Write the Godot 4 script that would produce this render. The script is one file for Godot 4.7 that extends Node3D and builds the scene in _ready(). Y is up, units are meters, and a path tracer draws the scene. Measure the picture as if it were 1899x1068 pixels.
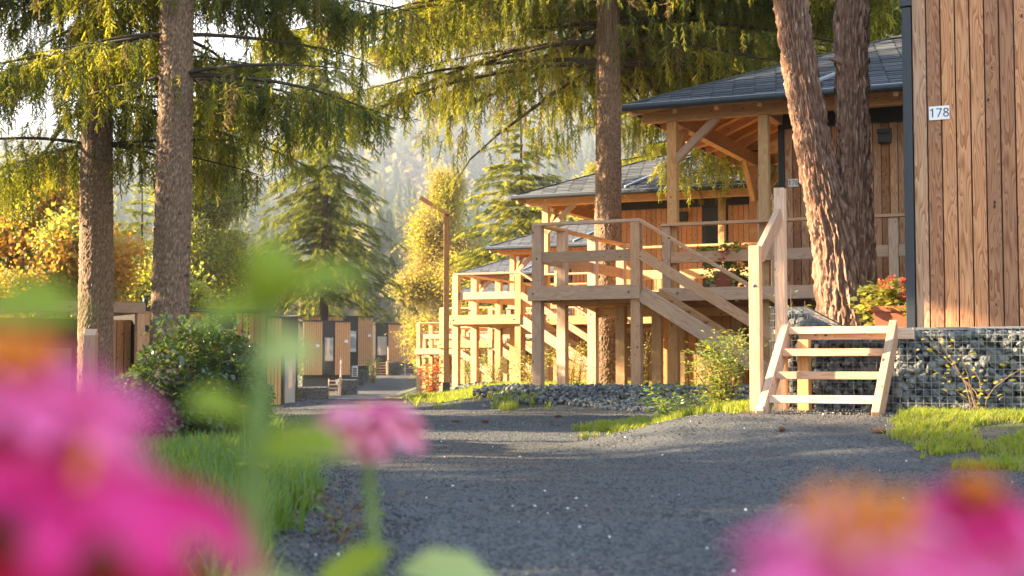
extends Node3D

# ---------------------------------------------------------------- geometry collector
class Geo:
	var v := PackedVector3Array()
	var n := PackedVector3Array()
	var t := PackedVector2Array()
	var c := PackedColorArray()
	var i := PackedInt32Array()

	func tri(a: Vector3, b: Vector3, d: Vector3, ta := Vector2.ZERO, tb := Vector2.ZERO, td := Vector2.ZERO) -> void:
		var nn := (b - a).cross(d - a).normalized()
		var k := v.size()
		v.append(a); v.append(b); v.append(d)
		n.append(nn); n.append(nn); n.append(nn)
		t.append(ta); t.append(tb); t.append(td)
		i.append(k); i.append(k + 2); i.append(k + 1)

	func quad(a: Vector3, b: Vector3, d: Vector3, e: Vector3, ta := Vector2.ZERO, tb := Vector2(1, 0), td := Vector2(1, 1), te := Vector2(0, 1)) -> void:
		var nn := (d - a).cross(e - b).normalized()
		var k := v.size()
		v.append(a); v.append(b); v.append(d); v.append(e)
		for q in 4: n.append(nn)
		t.append(ta); t.append(tb); t.append(td); t.append(te)
		i.append_array(PackedInt32Array([k, k + 2, k + 1, k, k + 3, k + 2]))

	# smooth sheet: rows of equal length, counter-clockwise seen from outside when going along the row then up
	func sheet(rows: Array, uvs: Array, cols: Array = []) -> void:
		var k := v.size()
		var w: int = rows[0].size()
		var h := rows.size()
		for y in h:
			var r: PackedVector3Array = rows[y]
			var up: PackedVector3Array = rows[mini(y + 1, h - 1)]
			var dn: PackedVector3Array = rows[maxi(y - 1, 0)]
			var closed: bool = w > 3 and r[0].distance_squared_to(r[w - 1]) < 1e-10
			for x in w:
				var xr := x + 1
				var xl := x - 1
				if xr >= w: xr = 1 if closed else w - 1
				if xl < 0: xl = w - 2 if closed else 0
				v.append(r[x])
				n.append((r[xr] - r[xl]).cross(up[x] - dn[x]).normalized())
				t.append(uvs[y][x])
				if cols.size() > 0: c.append(cols[y][x])
		for y in h - 1:
			for x in w - 1:
				var a := k + y * w + x
				i.append_array(PackedInt32Array([a, a + w + 1, a + 1, a, a + w, a + w + 1]))

	func box(x: Transform3D, s: Vector3, ch := 0.0, uo := Vector2.ZERO, us := Vector2(2.0, 0.5)) -> void:
		# length runs along local z; grain follows it
		var h := s * 0.5
		var q := h - Vector3(ch, ch, ch)
		for ax in 3:
			var b := (ax + 1) % 3
			var d := (ax + 2) % 3
			for sg in [-1.0, 1.0]:
				var p := []
				for m in [[-1, -1], [1, -1], [1, 1], [-1, 1]]:
					var o := Vector3.ZERO
					o[ax] = h[ax] * sg
					o[b] = q[b] * m[0]
					o[d] = q[d] * m[1]
					p.append(o)
				if sg < 0: p.reverse()
				var tt := []
				for o in p:
					var across: float = o.y if ax == 0 else o.x
					var along: float = o.y if ax == 2 else o.z
					tt.append(uo + Vector2(across * us.x + ax * 0.17, along * us.y))
				quad(x * p[0], x * p[1], x * p[2], x * p[3], tt[0], tt[1], tt[2], tt[3])
		if ch <= 0.0: return
		for ax in 3:
			var b := (ax + 1) % 3
			var d := (ax + 2) % 3
			for sb in [-1.0, 1.0]:
				for sd in [-1.0, 1.0]:
					var p := []
					for m in [0, 1]:
						for e in [0, 1]:
							var o := Vector3.ZERO
							var ee: int = e if m == 0 else 1 - e
							o[ax] = q[ax] * (1 if ee else -1)
							o[b] = sb * (h[b] if m == 0 else q[b])
							o[d] = sd * (q[d] if m == 0 else h[d])
							p.append(o)
					var nn: Vector3 = (p[1] - p[0]).cross(p[3] - p[0])
					var outw := Vector3.ZERO
					outw[b] = sb
					outw[d] = sd
					if nn.dot(outw) < 0: p.reverse()
					var tt := []
					for o in p: tt.append(uo + Vector2(o.x * us.x, o.z * us.y))
					quad(x * p[0], x * p[1], x * p[2], x * p[3], tt[0], tt[1], tt[2], tt[3])
		for sx in [-1.0, 1.0]:
			for sy in [-1.0, 1.0]:
				for sz in [-1.0, 1.0]:
					var a := Vector3(h.x * sx, q.y * sy, q.z * sz)
					var b2 := Vector3(q.x * sx, h.y * sy, q.z * sz)
					var d2 := Vector3(q.x * sx, q.y * sy, h.z * sz)
					if sx * sy * sz > 0: tri(x * a, x * b2, x * d2, uo, uo, uo)
					else: tri(x * a, x * d2, x * b2, uo, uo, uo)

	func tube(path: Array, rad: Array, sides: int, vs := 1.0) -> void:
		var rows := []
		var uvs := []
		var along := 0.0
		var f := Vector3.RIGHT
		for k in path.size():
			var d: Vector3 = (path[mini(k + 1, path.size() - 1)] - path[maxi(k - 1, 0)]).normalized()
			if k == 0 and absf(d.x) > 0.9: f = Vector3.FORWARD
			f = (f - d * f.dot(d)).normalized()
			var g := d.cross(f)
			if k > 0: along += path[k].distance_to(path[k - 1])
			var r := PackedVector3Array()
			var u := PackedVector2Array()
			for s in sides + 1:
				var a := TAU * (s % sides) / sides
				r.append(path[k] + (f * cos(a) + g * sin(a)) * rad[k])
				u.append(Vector2(float(s) / sides, along * vs))
			rows.append(r); uvs.append(u)
		sheet(rows, uvs)

	func done() -> ArrayMesh:
		var a := []
		a.resize(Mesh.ARRAY_MAX)
		a[Mesh.ARRAY_VERTEX] = v
		a[Mesh.ARRAY_NORMAL] = n
		a[Mesh.ARRAY_TEX_UV] = t
		if c.size() == v.size(): a[Mesh.ARRAY_COLOR] = c
		a[Mesh.ARRAY_INDEX] = i
		var m := ArrayMesh.new()
		m.add_surface_from_arrays(Mesh.PRIMITIVE_TRIANGLES, a)
		return m

var M := {}
var cache := {}
var tints := {}
var rng := RandomNumberGenerator.new()
var nz := FastNoiseLite.new()
const I3 := Transform3D.IDENTITY

# ---------------------------------------------------------------- naming helpers
func mesh(par: Node, nm: String, m: Mesh, mat: Material, x := Transform3D.IDENTITY, kind := "") -> MeshInstance3D:
	var o := MeshInstance3D.new()
	o.name = nm
	o.mesh = m
	o.material_override = mat
	o.transform = x
	if kind: o.set_meta("kind", kind)
	if par == self: o.name = numbered(nm)
	par.add_child(o, true)
	return o

var taken := {}
func numbered(nm: String) -> String:
	var k: int = taken.get(nm, 0)
	taken[nm] = k + 1
	return nm if k == 0 else "%s_%03d" % [nm, k]

func tag(o: Node, label: String, category: String, group := "") -> void:
	o.set_meta("label", label)
	o.set_meta("category", category)
	if group: o.set_meta("group", group)

func thing(nm: String, label: String, category: String, at := Vector3.ZERO, turn := 0.0, group := "") -> Node3D:
	var o := Node3D.new()
	o.name = numbered(nm)
	o.position = at
	o.rotation.y = turn
	add_child(o)
	tag(o, label, category, group)
	return o

func many(par: Node, nm: String, m: Mesh, mat: Material, xs: Array, kind := "stuff") -> MultiMeshInstance3D:
	var mm := MultiMesh.new()
	mm.transform_format = MultiMesh.TRANSFORM_3D
	mm.mesh = m
	mm.instance_count = xs.size()
	for k in xs.size(): mm.set_instance_transform(k, xs[k])
	var o := MultiMeshInstance3D.new()
	o.name = nm if par != self else numbered(nm)
	o.multimesh = mm
	o.material_override = mat
	if kind: o.set_meta("kind", kind)
	par.add_child(o, true)
	return o

func box_mesh(s: Vector3, ch: float, variant: int) -> ArrayMesh:
	var key := "%.3f %.3f %.3f %.4f %d" % [s.x, s.y, s.z, ch, variant]
	if not cache.has(key):
		var g := Geo.new()
		var h := hash(variant * 7919 + 13)
		g.box(I3, s, ch, Vector2((h % 97) / 97.0, (h % 89) / 89.0))
		cache[key] = g.done()
	return cache[key]

func look(a: Vector3, b: Vector3, up := Vector3.UP) -> Transform3D:
	var z := (b - a).normalized()
	if absf(z.dot(up)) > 0.99: up = Vector3.BACK
	var x := up.cross(z).normalized()
	return Transform3D(Basis(x, z.cross(x), z), (a + b) * 0.5)

func beam(par: Node, nm: String, a: Vector3, b: Vector3, w: float, h: float, mat: Material, up := Vector3.UP, ch := 0.004) -> MeshInstance3D:
	var L := snappedf(a.distance_to(b), 0.005)
	return mesh(par, nm, box_mesh(Vector3(w, h, L), ch, rng.randi() % 7), tint(mat), look(a, b, up))

func tint(m: Material) -> Material:
	return tints[m][rng.randi() % tints[m].size()] if tints.has(m) else m

func S(a: float, b: float, x: float) -> float:
	return smoothstep(a, b, x)

func rot_y(a: float) -> Basis:
	return Basis(Vector3.UP, a)

# ---------------------------------------------------------------- materials
func wood_image(w: int, h: int, sd: int, light: Color, dark: Color, fx: float, fy: float, rings: float, knots: int, grey: float) -> ImageTexture:
	var a := FastNoiseLite.new()
	a.seed = sd; a.noise_type = FastNoiseLite.TYPE_SIMPLEX_SMOOTH; a.frequency = 1.0; a.fractal_octaves = 2
	var r2 := RandomNumberGenerator.new()
	r2.seed = sd
	var kn := []
	for k in knots: kn.append(Vector3(r2.randf(), r2.randf(), r2.randf_range(0.006, 0.012)))
	var data := PackedByteArray()
	data.resize(w * h * 3)
	var kx := 0.5 / w   # half a metre across, two metres along
	for y in h:
		var ang := TAU * y / h
		var cy := cos(ang) * 0.318 * fy
		var sy := sin(ang) * 0.318 * fy
		var near := []
		for q in kn:
			var dy: float = (float(y) / h - q.y) * 2.0
			if absf(dy) < 0.12: near.append(Vector3(q.x * 0.5, dy, q.z))
		for x in w:
			var xm := x * kx
			var val := a.get_noise_3d(xm * fx, cy, sy) * rings
			var knot := 0.0
			for q in near:
				var d2: float = ((xm - q.x) * (xm - q.x) + q.y * q.y * 0.35) / (q.z * q.z)
				if d2 < 60.0:
					val += 2.2 * exp(-d2 * 0.12)
					knot = maxf(knot, 1.0 - smoothstep(0.5, 1.5, d2))
			var f := val - floorf(val)
			f = f * f
			var fine := a.get_noise_3d(xm * 260.0, cy * 2.5, sy * 2.5 + 40.0) * 0.5 + 0.5
			var big := a.get_noise_3d(xm * 5.0, cy * 1.3 + 9.0, sy * 1.3) * 0.5 + 0.5
			var k := clampf(f * 0.85 + (fine - 0.3) * 0.25, 0.0, 1.0)
			var col := light.lerp(dark, k)
			col = col.lerp(Color(0.62, 0.6, 0.58), grey * big)
			col = col.lerp(Color(0.2, 0.11, 0.06), knot * 0.75)
			var p := (y * w + x) * 3
			data[p] = int(clampf(col.r, 0, 1) * 255)
			data[p + 1] = int(clampf(col.g, 0, 1) * 255)
			data[p + 2] = int(clampf(col.b, 0, 1) * 255)
	return ImageTexture.create_from_image(Image.create_from_data(w, h, false, Image.FORMAT_RGB8, data))

func noise_tex(size: int, freq: float, ramp: Array, type := FastNoiseLite.TYPE_SIMPLEX_SMOOTH, oct := 4, sd := 1, cell := -1) -> NoiseTexture2D:
	var f := FastNoiseLite.new()
	f.seed = sd; f.noise_type = type; f.frequency = freq; f.fractal_octaves = oct
	if cell >= 0:
		f.cellular_return_type = cell
		f.fractal_type = FastNoiseLite.FRACTAL_NONE if oct == 1 else FastNoiseLite.FRACTAL_FBM
	var t := NoiseTexture2D.new()
	t.width = size; t.height = size; t.seamless = true; t.noise = f
	if ramp.size() > 0:
		var g := Gradient.new()
		var cs := PackedColorArray()
		var os := PackedFloat32Array()
		for k in ramp.size():
			cs.append(ramp[k]); os.append(float(k) / (ramp.size() - 1))
		g.colors = cs
		g.offsets = os
		t.color_ramp = g
	return t

func mat(nm: String, col: Color, rough := 0.8, back = null) -> StandardMaterial3D:
	var m := StandardMaterial3D.new()
	m.resource_name = nm
	m.albedo_color = Color(col.r, col.g, col.b, 1).linear_to_srgb()
	m.roughness = rough
	if back != null:
		m.backlight_enabled = true
		m.backlight = Color(back.r, back.g, back.b).linear_to_srgb()
		m.cull_mode = BaseMaterial3D.CULL_DISABLED
	M[nm] = m
	return m

func tex(m: StandardMaterial3D, t: Texture2D, scale := Vector3.ONE, tri := false, world := false) -> StandardMaterial3D:
	m.albedo_texture = t
	m.albedo_color = Color.WHITE
	m.uv1_scale = scale
	m.uv1_triplanar = tri
	m.uv1_world_triplanar = world
	return m

func relief(m: StandardMaterial3D, t: Texture2D, cm: float) -> void:
	m.heightmap_enabled = true
	m.heightmap_texture = t
	m.heightmap_scale = cm

func make_materials() -> void:
	tex(mat("spruce_wood", Color.WHITE, 0.62), wood_image(256, 1024, 5, Color(0.87, 0.71, 0.50), Color(0.77, 0.55, 0.34), 12.0, 1.0, 2.6, 8, 0.10))
	tex(mat("pale_wood", Color.WHITE, 0.65), wood_image(256, 1024, 9, Color(0.86, 0.72, 0.60), Color(0.75, 0.57, 0.44), 12.0, 1.0, 2.6, 8, 0.25))
	tex(mat("larch", Color.WHITE, 0.7), wood_image(512, 1024, 21, Color(0.87, 0.69, 0.52), Color(0.58, 0.35, 0.20), 11.0, 1.1, 4.0, 7, 0.22))
	tex(mat("larch_fresh", Color.WHITE, 0.65), wood_image(256, 1024, 33, Color(0.86, 0.66, 0.46), Color(0.68, 0.45, 0.27), 13.0, 1.0, 3.5, 7, 0.05))
	for q in ["spruce_wood", "pale_wood", "larch", "larch_fresh"]:
		tints[M[q]] = []
		for k in 4:
			var d: StandardMaterial3D = M[q].duplicate()
			d.albedo_color = [Color(1, 1, 1), Color(0.92, 0.91, 0.90), Color(0.99, 0.92, 0.84), Color(0.86, 0.83, 0.80)][k] if q != "larch" else [Color(1, 1, 1), Color(0.92, 0.92, 0.93), Color(0.98, 0.89, 0.80), Color(0.80, 0.72, 0.66)][k]
			tints[M[q]].append(d)
	mat("anthracite", Color(0.022, 0.026, 0.032), 0.45)
	mat("black_box", Color(0.012, 0.012, 0.014), 0.4)
	mat("dark_back", Color(0.02, 0.016, 0.014), 0.9)
	var g := mat("steel", Color(0.24, 0.25, 0.26), 0.55); g.metallic = 0.6
	var fl := mat("flashing", Color(0.5, 0.5, 0.5), 0.35); fl.metallic = 0.8
	mat("sign_white", Color(0.8, 0.8, 0.79), 0.4)
	mat("ink", Color(0.03, 0.03, 0.035), 0.6)
	mat("shingle_a", Color(0.062, 0.067, 0.075), 0.85)
	mat("shingle_b", Color(0.088, 0.092, 0.10), 0.85)
	mat("shingle_c", Color(0.043, 0.048, 0.055), 0.85)
	mat("curtain", Color(0.36, 0.36, 0.35), 0.9)
	mat("terracotta", Color(0.33, 0.10, 0.045), 0.75)
	mat("white_plastic", Color(0.7, 0.7, 0.7), 0.5)
	var gl := mat("glass", Color(0.5, 0.55, 0.6), 0.03)
	gl.transparency = BaseMaterial3D.TRANSPARENCY_ALPHA
	gl.albedo_color.a = 0.12
	# stones
	for k in 4:
		var b: Vector3 = [Vector3(0.16, 0.165, 0.155), Vector3(0.12, 0.125, 0.12), Vector3(0.21, 0.205, 0.18), Vector3(0.085, 0.09, 0.09)][k]
		var sm := mat("stone_%d" % k, Color.WHITE, 0.85)
		var c0 := Color(b.x, b.y, b.z).linear_to_srgb()
		tex(sm, noise_tex(128, 0.03, [c0.darkened(0.3), c0, c0.lightened(0.15)], FastNoiseLite.TYPE_SIMPLEX_SMOOTH, 4, 3 + k), Vector3(6, 6, 6), true, true)
	# bark
	var bk := mat("spruce_bark", Color.WHITE, 0.9)
	tex(bk, noise_tex(512, 0.03, [Color(0.44, 0.36, 0.29), Color(0.55, 0.46, 0.38), Color(0.63, 0.54, 0.45), Color(0.72, 0.64, 0.56)], FastNoiseLite.TYPE_SIMPLEX_SMOOTH, 5, 4), Vector3(1.5, 0.9, 1))
	relief(bk, noise_tex(512, 0.05, [], FastNoiseLite.TYPE_SIMPLEX_SMOOTH, 4, 4), 1.0)
	bk.vertex_color_use_as_albedo = true
	var pk := mat("pine_bark", Color.WHITE, 0.9)
	tex(pk, noise_tex(512, 0.02, [Color(0.49, 0.37, 0.30), Color(0.58, 0.45, 0.37), Color(0.66, 0.53, 0.45), Color(0.74, 0.67, 0.59)], FastNoiseLite.TYPE_SIMPLEX_SMOOTH, 5, 8), Vector3(1.5, 0.6, 1))
	relief(pk, noise_tex(512, 0.03, [], FastNoiseLite.TYPE_SIMPLEX_SMOOTH, 5, 6), 1.0)
	pk.vertex_color_use_as_albedo = true
	mat("branch", Color(0.055, 0.04, 0.03), 0.9)
	mat("red_bark", Color(0.30, 0.13, 0.07), 0.9)
	mat("twig_brown", Color(0.16, 0.10, 0.06), 0.9)
	mat("knot", Color(0.075, 0.052, 0.04), 0.95)
	# foliage: reflectance, and light let through
	mat("needle_dark", Color(0.026, 0.040, 0.007), 0.7, Color(0.20, 0.22, 0.012))
	mat("needle_mid", Color(0.05, 0.068, 0.010), 0.7, Color(0.40, 0.40, 0.02))
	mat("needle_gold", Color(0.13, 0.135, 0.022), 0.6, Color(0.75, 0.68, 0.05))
	mat("needle_dry", Color(0.13, 0.09, 0.04), 0.8, Color(0.35, 0.24, 0.08))
	mat("needle_far", Color(0.06, 0.08, 0.025), 0.7, Color(0.24, 0.23, 0.05))
	mat("larch_gold", Color(0.22, 0.16, 0.05), 0.7, Color(0.5, 0.38, 0.1))
	mat("autumn_orange", Color(0.30, 0.14, 0.015), 0.6, Color(0.7, 0.36, 0.03))
	mat("autumn_green", Color(0.12, 0.14, 0.02), 0.6, Color(0.45, 0.42, 0.05))
	mat("hedge_leaf", Color(0.035, 0.055, 0.016), 0.35, Color(0.10, 0.14, 0.02))
	mat("hedge_red", Color(0.07, 0.045, 0.02), 0.4, Color(0.14, 0.08, 0.02))
	mat("shrub_leaf", Color(0.14, 0.15, 0.03), 0.5, Color(0.45, 0.42, 0.06))
	mat("shrub_yellow", Color(0.26, 0.22, 0.04), 0.5, Color(0.6, 0.5, 0.08))
	mat("leaf_green", Color(0.06, 0.12, 0.025), 0.45, Color(0.25, 0.36, 0.05))
	mat("leaf_red", Color(0.30, 0.05, 0.02), 0.5, Color(0.6, 0.15, 0.04))
	mat("grass", Color(0.12, 0.16, 0.02), 0.55, Color(0.55, 0.58, 0.045))
	mat("grass_dry", Color(0.19, 0.18, 0.045), 0.6, Color(0.45, 0.40, 0.08))
	mat("verge_grass", Color(0.05, 0.095, 0.012), 0.5, Color(0.24, 0.34, 0.025))
	mat("stem_green", Color(0.16, 0.24, 0.06), 0.5, Color(0.3, 0.36, 0.1))
	mat("zinnia_leaf", Color(0.17, 0.23, 0.008), 0.75, Color(0.46, 0.48, 0.015))
	mat("zinnia_leaf_pale", Color(0.32, 0.37, 0.12), 0.75, Color(0.46, 0.47, 0.11))
	mat("petal_crimson", Color(0.40, 0.002, 0.028), 0.8, Color(0.25, 0.002, 0.018))
	mat("petal_magenta", Color(0.62, 0.010, 0.15), 0.7, Color(0.45, 0.01, 0.11))
	mat("petal_pink", Color(0.74, 0.12, 0.31), 0.7, Color(0.55, 0.09, 0.22))
	mat("petal_pale", Color(0.75, 0.26, 0.34), 0.5, Color(0.5, 0.18, 0.24))
	mat("disc_orange", Color(0.70, 0.26, 0.03), 0.6, Color(0.4, 0.15, 0.02))
	mat("petal_red", Color(0.6, 0.03, 0.03), 0.5, Color(0.5, 0.04, 0.03))
	mat("petal_coral", Color(0.75, 0.14, 0.08), 0.5, Color(0.5, 0.1, 0.05))
	mat("petal_orange", Color(0.75, 0.16, 0.02), 0.5, Color(0.5, 0.1, 0.02))
	mat("petal_violet", Color(0.10, 0.02, 0.35), 0.5, Color(0.1, 0.02, 0.3))
	# ground
	var soil := mat("soil", Color.WHITE, 0.95)
	tex(soil, noise_tex(512, 0.05, [Color(0.72, 0.72, 0.72), Color(0.88, 0.88, 0.88), Color(1, 1, 1)], FastNoiseLite.TYPE_SIMPLEX_SMOOTH, 5, 2), Vector3(0.9, 0.9, 0.9), true, true)
	soil.vertex_color_use_as_albedo = true
	relief(soil, noise_tex(512, 0.09, [], FastNoiseLite.TYPE_SIMPLEX_SMOOTH, 3, 12), 1.5)
	var rd := mat("gravel_road", Color.WHITE, 0.9)
	tex(rd, noise_tex(1024, 0.11, [Color(0.16, 0.162, 0.16), Color(0.26, 0.262, 0.26), Color(0.32, 0.322, 0.315), Color(0.41, 0.41, 0.40)], FastNoiseLite.TYPE_CELLULAR, 2, 5, FastNoiseLite.RETURN_CELL_VALUE), Vector3(0.55, 0.55, 0.55), true, true)
	relief(rd, noise_tex(1024, 0.11, [], FastNoiseLite.TYPE_CELLULAR, 2, 5, FastNoiseLite.RETURN_DISTANCE), 1.0)
	rd.vertex_color_use_as_albedo = true
	mat("pebble_white", Color(0.62, 0.61, 0.58), 0.7)
	mat("pebble_grey", Color(0.052, 0.053, 0.054), 0.9)
	mat("pebble_tan", Color(0.12, 0.115, 0.105), 0.9)
	mat("cone_brown", Color(0.11, 0.045, 0.02), 0.9)
	var mt := mat("mountain_rock", Color.WHITE, 0.95)
	tex(mt, noise_tex(512, 0.02, [Color(0.5, 0.5, 0.5), Color(0.8, 0.8, 0.8), Color(1, 1, 1)], FastNoiseLite.TYPE_SIMPLEX_SMOOTH, 5, 6), Vector3(0.05, 0.05, 0.05), true, true)
	mt.vertex_color_use_as_albedo = true

# ---------------------------------------------------------------- terrain
const TURN := -0.4172          # huts and house stand turned by this about the vertical
const UX := Vector3(0.9142, 0, 0.4052)
const VX := Vector3(0.4052, 0, -0.9142)
const HUTS := [Vector3(0.295, 0, -21.7), Vector3(-1.42, -0.03, -33.0), Vector3(-2.2, -0.45, -42.2), Vector3(-3.62, -0.55, -53.0), Vector3(-4.15, -0.6, -65.0)]
const HOUSE := Vector3(3.39, 0, -12.0)

func loc(o: Vector3, x: float, z: float) -> Vector2:
	var r := Vector3(x - o.x, 0, z - o.z)
	return Vector2(r.dot(UX), r.dot(VX))

func lerp_list(a: Array, d: float) -> float:
	if d <= a[0][0]: return a[0][1]
	for k in range(1, a.size()):
		if d < a[k][0]: return lerpf(a[k - 1][1], a[k][1], (d - a[k - 1][0]) / (a[k][0] - a[k - 1][0]))
	return a[-1][1]

const LEFT := [[-4.0, -0.1], [4.0, -0.5], [7.4, -1.0], [10.0, -1.6], [18.0, -2.9], [24.0, -4.0], [45.0, -7.0], [60.0, -8.4], [80.0, -9.2], [100.0, -9.6], [140.0, -9.0]]
const RIGHT := [[-4.0, 7.0], [7.0, 6.0], [9.0, 4.2], [10.2, 2.5], [11.5, 1.6], [13.5, 1.0], [15.5, 1.7], [17.5, 1.6], [19.2, 0.1], [24.0, -0.4], [33.0, -2.3], [43.0, -3.4], [54.0, -4.9], [65.0, -5.4], [95.0, -6.6], [140.0, -6.0]]

func ground(x: float, z: float) -> float:
	var d := -z
	var road := -0.9 * S(25, 50, d) + 0.98 * S(60, 95, d)
	var right := lerp_list([[20, 0.0], [26, 0.15], [33, 0.15], [43, -0.08], [54, -0.36], [66, -0.3], [95, 0.1], [120, 0.3]], d)
	var xr := lerp_list(RIGHT, d)
	var h := lerpf(road, right, S(xr - 0.2, xr + 1.6, x) if d > 20 else S(20, 24, d))
	if d <= 24: h = lerpf(0.0, right, S(xr - 0.2, xr + 1.6, x)) + road
	h -= 1.0 * S(-3.6, -5.6, x - (d - 20) * 0.0) * S(11, 19, d) * (1.0 - S(40, 60, d))
	var a := loc(HOUSE, x, z)
	var m := 0.25 * S(-3.5, -1.9, a.y) * S(-2.6, -1.1, a.x) * (1.0 - S(2.0, 5.0, a.y))
	if m > 0.001: h = maxf(h, m)
	var b := loc(HUTS[0], x, z)
	m = 0.17 * S(-2.0, -0.7, b.y) * S(-1.6, -0.3, b.x)
	if m > 0.001: h = maxf(h, m)
	h += 0.02 * nz.get_noise_2d(x * 40, z * 40) + 0.03 * nz.get_noise_2d(x * 9, z * 9)
	if d > 100: h += 3.0 * S(100, 130, d)
	return h

const GRASS := [
	[[2.7, -9.9], [2.95, -8.2], [4.5, -7.4], [7, -7.4], [7, -9.5], [3.05, -11.25]],
	[[0.85, -13.6], [1.42, -11.7], [1.8, -11.1], [2.2, -12.6], [3.2, -16.0], [2.4, -17.2], [1.6, -15.4]],
	[[-1.9, -27.5], [-0.8, -22.5], [-0.15, -19.4], [0.25, -19.9], [0.2, -22.5], [4.5, -22.5], [4.5, -31], [-1.3, -31.5]],
	[[-3.0, -34], [-2.2, -34.5], [-3.2, -44], [-4.6, -47], [-4.0, -40]],
	[[-0.65, -3.0], [-0.78, -4.4], [-1.15, -7.4], [-1.75, -10], [-2.9, -16], [-3.6, -18], [-5, -18], [-4, -10], [-2.5, -3]],
]
func in_grass(x: float, z: float) -> int:
	for k in GRASS.size():
		var poly := PackedVector2Array()
		for p in GRASS[k]: poly.append(Vector2(p[0], p[1]))
		if Geometry2D.is_point_in_polygon(Vector2(x, z), poly): return k
	return -1

func build_ground() -> void:
	var xs := []
	var x := -220.0
	while x < 220.0:
		xs.append(x)
		x += 14.0 if absf(x + 1) > 60 else (3.0 if absf(x + 2) > 14 else 0.22)
	var zs := []
	var z := 8.0
	while z > -420.0:
		zs.append(z)
		z -= 0.22 if z > -32 else (0.8 if z > -110 else 10.0)
	var rows := []
	var uvs := []
	var cols := []
	for zz in zs:
		var r := PackedVector3Array()
		var u := PackedVector2Array()
		var c := PackedColorArray()
		for xx in xs:
			r.append(Vector3(xx, ground(xx, zz), zz))
			u.append(Vector2(xx, zz))
			var col := Color(0.115, 0.105, 0.095)
			var q := nz.get_noise_2d(xx * 12, zz * 12)
			if zz < -20 and in_grass(xx, zz) < 0: col = col.lerp(Color(0.10, 0.11, 0.04), 0.6 * S(-20, -40, zz))
			if in_grass(xx, zz) >= 0: col = Color(0.07, 0.085, 0.025)
			if q > 0.25: col = col.lerp(Color(0.15, 0.12, 0.08), 0.6)
			c.append(col)
		rows.append(r); uvs.append(u); cols.append(c)
	var g := Geo.new()
	g.sheet(rows, uvs, cols)
	mesh(self, "ground", g.done(), M.soil, I3, "structure")
	# the gravel road, a sheet of its own that follows the ground
	rows = []; uvs = []
	var rcols := []
	var d := -5.0
	while d < 125.0:
		var a := lerp_list(LEFT, d) + 0.12 * nz.get_noise_1d(d * 60)
		var b := lerp_list(RIGHT, d) + 0.15 * nz.get_noise_1d(d * 50 + 300)
		var r := PackedVector3Array()
		var u := PackedVector2Array()
		var rc := PackedColorArray()
		for k in 41:
			var xx := lerpf(a, b, k / 40.0)
			var edge := S(0, 2, k) * S(40, 38, k)
			r.append(Vector3(xx, ground(xx, -d) + lerpf(-0.03, 0.014, edge), -d))
			u.append(Vector2(xx, -d))
			# wheel tracks worn pale, needles and dust between them
			var mid := lerp_list([[-5, 1.2], [8, 0.6], [14, -0.6], [20, -1.6], [26, -2.4], [60, -6.6], [125, -8.0]], d)
			var tr := exp(-pow((absf(xx - mid) - 0.85) / 0.28, 2.0))
			var pn := nz.get_noise_2d(xx * 14, d * 7)
			var tone := 0.86 + 0.26 * tr + 0.5 * pn
			var col := Color(tone, tone, tone)
			col = col.lerp(Color(0.95, 0.72, 0.55), clampf(1.6 * nz.get_noise_2d(xx * 22 + 900, d * 16) - 0.15, 0, 0.5))
			rc.append(col)
		rows.append(r); uvs.append(u); rcols.append(rc)
		d += 0.2 if d < 30 else 0.7
	g = Geo.new()
	g.sheet(rows, uvs, rcols)
	mesh(self, "gravel_road", g.done(), M.gravel_road, I3, "structure")

func stone_mesh(sd: int) -> ArrayMesh:
	var key := "stone%d" % sd
	if cache.has(key): return cache[key]
	var r := RandomNumberGenerator.new()
	r.seed = sd + 100
	var p := PackedVector3Array()
	var ph := (1 + sqrt(5.0)) / 2
	for q in [[-1, ph, 0], [1, ph, 0], [-1, -ph, 0], [1, -ph, 0], [0, -1, ph], [0, 1, ph], [0, -1, -ph], [0, 1, -ph], [ph, 0, -1], [ph, 0, 1], [-ph, 0, -1], [-ph, 0, 1]]:
		p.append(Vector3(q[0], q[1], q[2]).normalized() * r.randf_range(0.34, 0.56) * Vector3(1, 0.75, 0.85))
	var g := Geo.new()
	for f in [[0, 11, 5], [0, 5, 1], [0, 1, 7], [0, 7, 10], [0, 10, 11], [1, 5, 9], [5, 11, 4], [11, 10, 2], [10, 7, 6], [7, 1, 8], [3, 9, 4], [3, 4, 2], [3, 2, 6], [3, 6, 8], [3, 8, 9], [4, 9, 5], [2, 4, 11], [6, 2, 10], [8, 6, 7], [9, 8, 1]]:
		g.tri(p[f[0]], p[f[1]], p[f[2]])
	cache[key] = g.done()
	return cache[key]

func rand_basis(r: RandomNumberGenerator, s: float) -> Basis:
	return Basis.from_euler(Vector3(r.randf() * TAU, r.randf() * TAU, r.randf() * TAU)).scaled(Vector3.ONE * s)

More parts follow.
